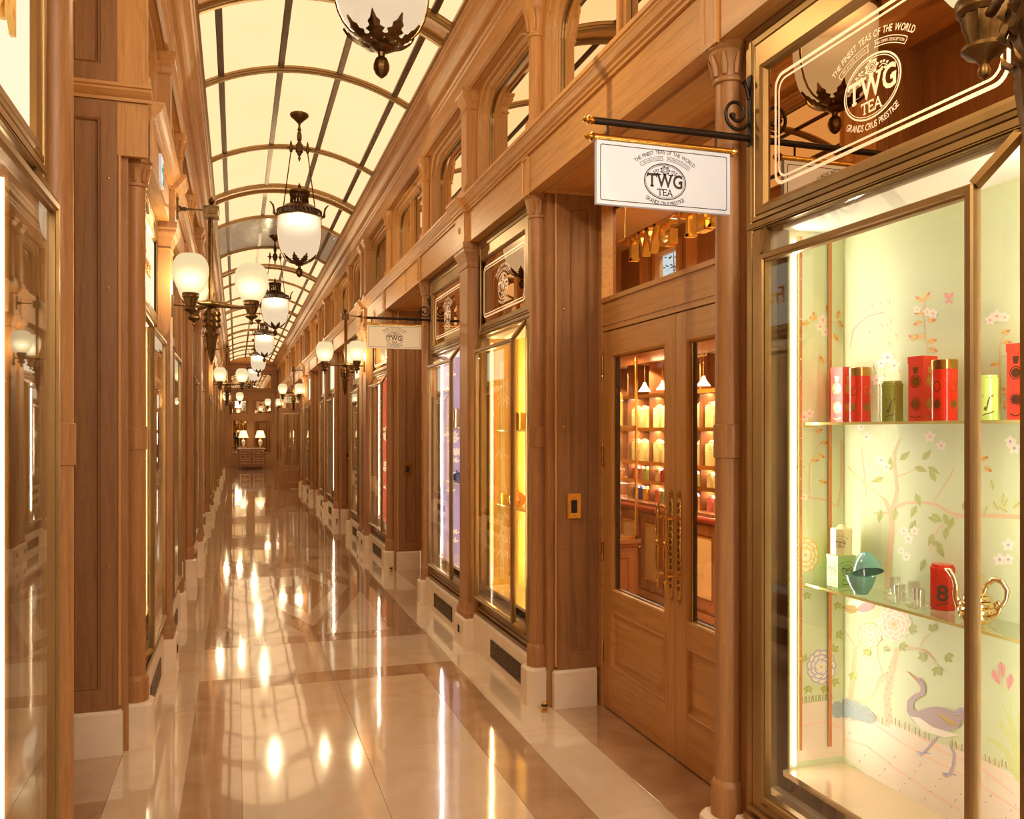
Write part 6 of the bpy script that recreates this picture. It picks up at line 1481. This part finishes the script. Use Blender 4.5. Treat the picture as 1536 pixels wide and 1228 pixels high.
mb = MB(); mb.tube([(0, 0, 0), (.02, 0, 1.4), (0, 0, 2.4), (-.02, .02, 3.6)], [.03, .02, .012, .004], 6); mb.build('stem', 'mahogany', t)
g_ = struct('ground'); mb = MB(); mb.box(RX1 + .05, 5.6, 6.4, 10.4, -.1, 0); mb.build('courtyard_paving', 'stone', g_)
light('garden_daylight', 'AREA', (4.55, 7.4, 4.3), 30, .5, 1.5, (.9, .97, 1.0))
# gilt letters hanging in the fanlight
t = thing('gilt_letters', 'deep mirror-gilt letters hanging in the fanlight over the double door', 'lettering', (2.12, 3.95, 2.54))
fr = Frame((2.085, 3.93, 2.54), (0, -1, 0), (0, 0, 1), (-1, 0, 0))
lay, tot = word_layout('TWG TEA', .20, .14, .012); x = -tot / 2
for ch, xx, w in lay:
    if ch == ' ': continue
    mb = MB(1, (2.12, 3.95, 2.54)); f2 = Frame(fr.p(x + xx + w / 2, 0), fr.u, fr.v, fr.n); text(mb, f2, ch, .20, 0, bold=.012, th=.045, serif=True); mb.build('letter', 'gilt', t)
mb = MB(1, (2.12, 3.95, 2.54)); mb.tube([(2.105, 4.58, 2.688), (2.105, 2.95, 2.688)], .006, 8)
for y in (4.5, 3.77, 3.05): mb.tube([(2.105, y, 2.688), (2.105, y, 3.18)], .003, 6)
mb.build('hanging_rail', 'gilt', t)
# pleated curtains close the other doors from inside
M['curtain'] = plain('cream_curtain', (232, 198, 140), .8, vary=.05)
cur0 = None
for (s, k), (y0, y1) in doorpos.items():
    if (s, k) == (1, 0): continue
    L_ = y1 - y0; lab = f'pleated cream curtain behind the {ORD[k + 1]} door on the {SIDE[s]}'
    if cur0 is None or abs(cur0[1] - L_) > .3 or True:
        mb = MB(); n = 120; v = []
        for i in range(n + 1): a = i / n; v.append((.02 * math.sin(a * 90) + .008 * math.sin(a * 37), (a - .5) * L_, 0))
        q = v + [(x * .8, y, 2.95) for x, y, z in v]; mb.add(q, [(i, i + 1, n + 2 + i, n + 1 + i) for i in range(n)], 0, True)
        q = [(x + .006, y, z) for x, y, z in q]; mb.add(q, [(n + 1 + i, n + 2 + i, i + 1, i) for i in range(n)], 0, True)
        ob = mb.build('door_curtain', 'curtain'); tag(ob, lab, 'curtain', 'curtains behind the shop doors')
        ob.location = (wx(s, 2.20), (y0 + y1) / 2, 0.01)
    light('doorway_lamp', 'AREA', (wx(s, 2.13), (y0 + y1) / 2, 2.9), 3.0, .08, L_ - .2, (1, .8, .5))

# ================================================================== far end of the arcade
M['oak_end'] = oak('oak_of_end_wall', (158, 106, 58), 'z'); M['oak_endx'] = oak('oak_of_end_wall_crosswise', (164, 110, 60), 'x')
ew = struct('wall_end', (.6, YEND, 0)); o = (.6, YEND, 0); Y = YEND
def wy_box(mb, x0, x1, z0, z1, d0, d1=0.0): mb.box(x0, x1, Y - d0, Y + .05 - d1, z0, z1)
mb = MB(1, o); mb.box(-.6, 1.8, Y + .02, Y + .08, 0, 4.8); mb.build('back_board', 'oak_dark', ew)
mb = MB(1, o); wy_box(mb, -.45, -.22, 0, 4.2, .02); wy_box(mb, 1.42, 1.65, 0, 4.2, .02); wy_box(mb, .44, .68, 0, 2.86, .035); mb.build('end_pilaster', 'oak_end', ew)
mb = MB(1, o); wy_box(mb, -.3, 1.5, .0, .62, .01); wy_box(mb, -.3, 1.5, 2.04, 2.27, .015); wy_box(mb, -.42, 1.62, 2.86, 3.28, .04); mb.build('end_rail', 'oak_endx', ew)
mb = MB(1, o); wy_box(mb, -.44, 1.64, 3.26, 3.34, .10); wy_box(mb, -.44, 1.64, 3.24, 3.27, .07); wy_box(mb, -.42, 1.62, 3.95, 4.46, .05); wy_box(mb, -.44, 1.64, 4.08, 4.12, .09); wy_box(mb, -.44, 1.64, 4.36, 4.44, .12); wy_box(mb, .56, .64, 3.34, 3.95, .03); mb.build('end_cornice', 'oak_endx', ew)
mb = MB(1, o); A = [va(-HW + 2 * HW * i / 16, .05) for i in range(17)]; mb.add([(x, Y - .03, 4.40) for x, z in A] + [(x, Y - .03, z) for x, z in A], [(i, i + 1, 18 + i, 17 + i) for i in range(16)]); mb.build('lunette', 'oak', ew)
for a, b, z0, z1 in ((-.22, .44, .62, 2.04), (.68, 1.42, .62, 2.04), (-.22, .44, 2.27, 2.86), (.68, 1.42, 2.27, 2.86)):
    mb = MB(1, o); mb.rectloft([(a, b, z0, z1, Y - .01), (a + .03, b - .03, z0 + .03, z1 - .03, Y - .025), (a + .05, b - .05, z0 + .05, z1 - .05, Y - .012), (a + .055, b - .055, z0 + .055, z1 - .055, Y)], plane='y'); f_ = mb.build('pane_frame', 'oak_end', ew)
    mb = MB(1, o); mb.box(a + .05, b - .05, Y - .004, Y + .004, z0 + .05, z1 - .05); mb.build('mirror_pane', 'mirror2', f_)
for a, b, sg in ((-.20, .54, -1), (.66, 1.40, 1)):
    mb = MB(1, o); z0, z1, r = 3.36, 3.93, .16
    q = [(a, Y - .003, z0), (b, Y - .003, z0)] + ([(b, Y - .003, z1 - r)] + [(b - r + r * math.cos(t_), Y - .003, z1 - r + r * math.sin(t_)) for t_ in [PI / 2 * i / 6 for i in range(7)]] + [(a, Y - .003, z1)] if sg > 0 else [(b, Y - .003, z1)] + [(a + r - r * math.sin(t_), Y - .003, z1 - r + r * math.cos(t_)) for t_ in [PI / 2 * i / 6 for i in range(7)]])
    mb.add(q, [list(range(len(q)))]); mb.build('mirror_pane', 'mirror2', ew)
# chest of drawers with two lamps
M['marquetry'] = oak('marquetry_veneer', (130, 76, 36), 'x', .05, .25); M['marble_top'] = plain('rose_marble_top', (228, 200, 176), .15, vary=.1, scale=12)
cxd, yd = .605, 37.05; t = thing('chest_of_drawers', 'inlaid chest of six drawers with marble top at the end wall', 'chest of drawers', (cxd, yd + .22, 0))
o = (cxd, yd + .22, 0); a, b = cxd - .53, cxd + .53
mb = MB(1, o); mb.box(a + .01, b - .01, yd + .02, yd + .44, .15, .83); mb.prism([(a + .02, .15), (a + .02, .04), (a + .08, .0), (a + .12, .09), (cxd - .12, .10), (cxd, .05), (cxd + .12, .10), (b - .12, .09), (b - .08, 0), (b - .02, .04), (b - .02, .15)], 'y', yd + .02, yd + .05); mb.prism([(a + .02, .15), (a + .02, 0), (a + .08, 0), (a + .1, .15)], 'y', yd + .38, yd + .43); mb.prism([(b - .1, .15), (b - .08, 0), (b - .02, 0), (b - .02, .15)], 'y', yd + .38, yd + .43); mb.build('carcass', 'marquetry', t)
mb = MB(1, o); mb.box(a - .02, b + .02, yd - .01, yd + .45, .83, .862); mb.build('marble_top', 'marble_top', t)
for i in range(3):
    for j, (xa, xb) in enumerate(((a + .05, cxd - .05), (cxd + .05, b - .05))):
        z0 = .20 + i * .205; mb = MB(1, o); mb.rectloft([(xa, xb, z0, z0 + .18, yd + .02), (xa, xb, z0, z0 + .18, yd + .006), (xa + .018, xb - .018, z0 + .018, z0 + .162, yd + .006), (xa + .026, xb - .026, z0 + .026, z0 + .154, yd + .006), (xa + .030, xb - .030, z0 + .030, z0 + .150, yd + .010)], cap=True, plane='y', mis=[0, 0, 1, 0]); dr = mb.build('drawer', ['marquetry', 'gilt'], t)
        m_ = (xa + xb) / 2; mb = MB(1, o); mb.tube([(m_ - .07, yd + .004, z0 + .10), (m_ - .06, yd - .012, z0 + .085), (m_, yd - .02, z0 + .07), (m_ + .06, yd - .012, z0 + .085), (m_ + .07, yd + .004, z0 + .10)], .006, 8); mb.build('drawer_pull', 'gilt', dr)
M['shade'] = opal('lit_fabric_shade', (255, 226, 170), .95, .25, .62, .1, .8); M['china'] = plain('white_china', (244, 230, 210), .2, coat=.4)
for i, (x, lb) in enumerate(((.28, 'left'), (.95, 'right'))):
    t = thing('table_lamp', f'{lb} table lamp with white pleated shade on the chest of drawers', 'lamp', (x, yd + .22, .863), 0, 'table lamps on the chest')
    mb = MB(); mb.lathe([(.06, 0), (.06, .012), (.03, .03), (.015, .06), (.02, .07)], 0, 0, 18); mb.lathe([(.02, .33), (.035, .35), (.012, .38), (.01, .5)], 0, 0, 14); mb.build('gilt_mount', 'gilt', t)
    mb = MB(); mb.lathe([(.018, .07), (.03, .10), (.065, .19), (.078, .25), (.07, .30), (.035, .335)], 0, 0, 22); mb.build('vase_body', 'china', t)
    mb = MB(); mb.lathe([(.20, .42), (.115, .72)], 0, 0, 48, flute=1, fd=.03); mb.f = mb.f[:-2]; mb.mi = mb.mi[:-2]; mb.sm = mb.sm[:-2]; mb.build('pleated_shade', 'shade', t)
    mb = MB(); mb.tube([(0, 0, .5), (0, 0, .76)], .004, 6); mb.lathe([(.001, .755), (.01, .765), (.001, .785)], 0, 0, 8); mb.build('finial', 'gilt', t)
    light('table_lamp_bulb', 'POINT', (x, yd + .22, 1.45), 5, .02)
t = thing('console_stand', 'small gilt metal stand with a flat top left of the chest', 'stand', (-.12, 37.1, 0)); mb = MB()
mb.box(-.17, .17, -.12, .12, .66, .68); mb.box(-.17, .17, -.12, .12, .04, .055); mb.build('stand_top', 'brass', t)
for sx in (-1, 1):
    for sy in (-1, 1): mb = MB(); mb.box(sx * .16 - .008, sx * .16 + .008, sy * .11 - .008, sy * .11 + .008, 0, .66); mb.build('leg', 'brass', t)
# open glazed door leaves across the right side, far down
def open_leaf(x0, x1, y, label, yaw=0):
    o = ((x0 + x1) / 2, y, 0); t = thing('open_door_leaf', label, 'door', o, yaw, 'open glazed door leaves far down the arcade'); Lx = x1 - x0; a, b = -Lx / 2, Lx / 2
    mb = MB()
    mb.box(a, a + .10, -.022, .022, .01, 2.2); mb.box(b - .10, b, -.022, .022, .01, 2.2); mb.box(a + .1, b - .1, -.022, .022, .01, .12); mb.box(a + .1, b - .1, -.022, .022, .52, .62); mb.box(a + .1, b - .1, -.022, .022, 2.06, 2.2); mb.build('leaf_frame', 'oak_end', t)
    mb = MB(); mb.rectloft([(a + .1, b - .1, .12, .52, -.012), (a + .14, b - .14, .16, .48, -.018), (a + .16, b - .16, .18, .46, -.010)], cap=True, plane='y'); mb.box(a + .1, b - .1, -.008, .012, .12, .52); mb.build('raised_panel', 'oak_end', t)
    mb = MB(); mb.box(a + .1, b - .1, -.003, .003, .62, 2.06); mb.build('glass_pane', 'glass', t)
    mb = MB(); mb.rectloft([(a + .1, b - .1, .62, 2.06, -.022), (a + .125, b - .125, .645, 2.035, -.026), (a + .13, b - .13, .65, 2.03, -.004)], plane='y'); mb.build('brass_bead', 'brass', t)
    mb = MB(); mb.tube([(a + .05, -.03, .80), (a + .05, -.06, .84), (a + .05, -.065, 1.05), (a + .05, -.06, 1.26), (a + .05, -.03, 1.30)], [.012, .012, .018, .012, .012], 8); mb.build('pull_handle', 'gilt', t)
    return t
open_leaf(1.10, 1.74, 24.34, 'open glazed oak door leaf standing across the right side of the arcade')
open_leaf(.66, 1.30, 24.6, 'second open oak door leaf seen almost edge on behind the first', PI / 2 * .97).location = (1.03, 24.75, 0)

# ================================================================== two people standing behind the camera, seen only small in the end mirrors
M['skin'] = plain('skin', (214, 160, 126), .5); M['suit'] = plain('black_suit', (22, 20, 22), .8); M['shirt'] = plain('white_shirt', (236, 230, 222), .7); M['hair'] = plain('brown_hair', (52, 34, 22), .6)
def person(loc, rot, h, label, raise_arm):
    t = thing('person', label, 'person', loc, rot, 'people behind the camera'); k = h / 1.75
    J = {'pelvis': (0, 0, .96), 'waist': (0, .01, 1.08), 'chest': (0, 0, 1.30), 'neck': (0, 0, 1.47), 'head0': (0, .01, 1.56), 'head1': (0, .02, 1.68),
         'lh': (-.10, 0, .92), 'lk': (-.11, .02, .50), 'la': (-.12, 0, .08), 'lt': (-.13, .15, .04), 'rh': (.10, 0, .92), 'rk': (.12, .03, .50), 'ra': (.13, 0, .08), 'rt': (.14, .15, .04),
         'ls': (-.18, 0, 1.40), 'le': (-.23, -.02, 1.12), 'lw': (-.22, .08, .88), 'lp': (-.22, .10, .80), 'rs': (.18, 0, 1.40)}
    if raise_arm: J.update({'re': (.26, .10, 1.18), 'rw': (.14, .30, 1.32), 'rp': (.12, .35, 1.37)})
    else: J.update({'re': (.24, -.02, 1.12), 'rw': (.23, .07, .88), 'rp': (.23, .09, .80)})
    Rr = {'pelvis': .15, 'waist': .125, 'chest': .155, 'neck': .055, 'head0': .085, 'head1': .092, 'lh': .10, 'lk': .062, 'la': .042, 'lt': .036, 'rh': .10, 'rk': .062, 'ra': .042, 'rt': .036, 'ls': .068, 'le': .046, 'lw': .030, 'lp': .034, 'rs': .068, 're': .046, 'rw': .030, 'rp': .034}
    E_ = [('pelvis', 'waist'), ('waist', 'chest'), ('chest', 'neck'), ('neck', 'head0'), ('head0', 'head1'), ('pelvis', 'lh'), ('lh', 'lk'), ('lk', 'la'), ('la', 'lt'), ('pelvis', 'rh'), ('rh', 'rk'), ('rk', 'ra'), ('ra', 'rt'), ('chest', 'ls'), ('ls', 'le'), ('le', 'lw'), ('lw', 'lp'), ('chest', 'rs'), ('rs', 're'), ('re', 'rw'), ('rw', 'rp')]
    for sd in 'lr':      # four fingers and a thumb, curled a little
        p = Vector(J[sd + 'p']); w = Vector(J[sd + 'w']); d = (p - w).normalized(); side = Vector((0, 1, 0)) if abs(d.y) < .6 else Vector((0, 0, 1)); side = (side - d * side.dot(d)).normalized(); inn = d.cross(side) * (1 if sd == 'l' else -1)
        for q in range(4):
            b0 = p + side * (.027 - q * .018); L_ = (.075, .085, .08, .062)[q]; J[f'{sd}f{q}a'] = tuple(b0 + d * .03); J[f'{sd}f{q}b'] = tuple(b0 + d * (.03 + L_ * .5) + inn * .006); J[f'{sd}f{q}c'] = tuple(b0 + d * (.03 + L_ * .9) + inn * .022)
            for c_ in 'abc': Rr[f'{sd}f{q}{c_}'] = .009 if c_ != 'c' else .007
            E_ += [(sd + 'p', f'{sd}f{q}a'), (f'{sd}f{q}a', f'{sd}f{q}b'), (f'{sd}f{q}b', f'{sd}f{q}c')]
        J[sd + 'ta'] = tuple(p + side * .035 - d * .02 + inn * .01); J[sd + 'tb'] = tuple(p + side * .055 + d * .02 + inn * .02); Rr[sd + 'ta'] = .012; Rr[sd + 'tb'] = .009; E_ += [(sd + 'p', sd + 'ta'), (sd + 'ta', sd + 'tb')]
    names = list(J); me = bpy.data.meshes.new('body'); me.from_pydata([tuple(c * k for c in J[n]) for n in names], [(names.index(a), names.index(b)) for a, b in E_], []); ob = bpy.data.objects.new('body', me); COL.objects.link(ob)
    m_ = ob.modifiers.new('skin', 'SKIN'); ob.modifiers.new('sub', 'SUBSURF').levels = 2; sv = me.skin_vertices[0].data
    for i, n in enumerate(names):
        r = Rr[n] * k; sv[i].radius = (r, r * (.72 if n in ('pelvis', 'waist', 'chest') else 1))
    sv[0].use_root = True
    dg = bpy.context.evaluated_depsgraph_get(); m2 = bpy.data.meshes.new_from_object(ob.evaluated_get(dg)); bpy.data.objects.remove(ob)
    m2.materials.clear()
    for n in ('skin', 'suit', 'shirt'): m2.materials.append(M[n])
    for p in m2.polygons:
        x, y, z = (c / k for c in p.center); p.use_smooth = True
        if z > 1.49 or (abs(x) > .17 and z < .87 and z > .6) or (y > .29): mi_ = 0
        elif 1.05 < z <= 1.49 and abs(x) < .055 and y > .03: mi_ = 2
        else: mi_ = 1
        p.material_index = mi_
    ob = bpy.data.objects.new('body', m2); COL.objects.link(ob); ob.parent = t
    mb = MB(); mb.lathe([(.04 * k, 1.77 * k), (.085 * k, 1.755 * k), (.105 * k, 1.70 * k), (.104 * k, 1.63 * k), (.08 * k, 1.58 * k)], 0, -.012 * k, 18); mb.build('hair', 'hair', t)
    mb = MB()
    for sx in (-1, 1): mb.lathe([(.001, 1.655 * k), (.011 * k, 1.662 * k), (.011 * k, 1.668 * k), (.001, 1.675 * k)], sx * .034 * k, .10 * k, 8, 1)
    mb.lathe([(.014 * k, 1.615 * k), (.016 * k, 1.62 * k), (.008 * k, 1.655 * k)], 0, .108 * k, 8); mb.box(-.022 * k, .022 * k, .095 * k, .104 * k, 1.590 * k, 1.596 * k, 2)
    for sx in (-1, 1): mb.lathe([(.004, 1.62 * k), (.016 * k, 1.64 * k), (.018 * k, 1.665 * k), (.004, 1.68 * k)], sx * .092 * k, .01, 8)
    mb.build('face', ['skin', 'black', 'red_leather'], t)
person((.02, -1.3, 0), 0, 1.74, 'person in black with a white shirt front, one hand raised, standing', True)
person((1.12, -1.5, 0), .2, 1.70, 'person in black with a white shirt front, arms hanging, standing', False)
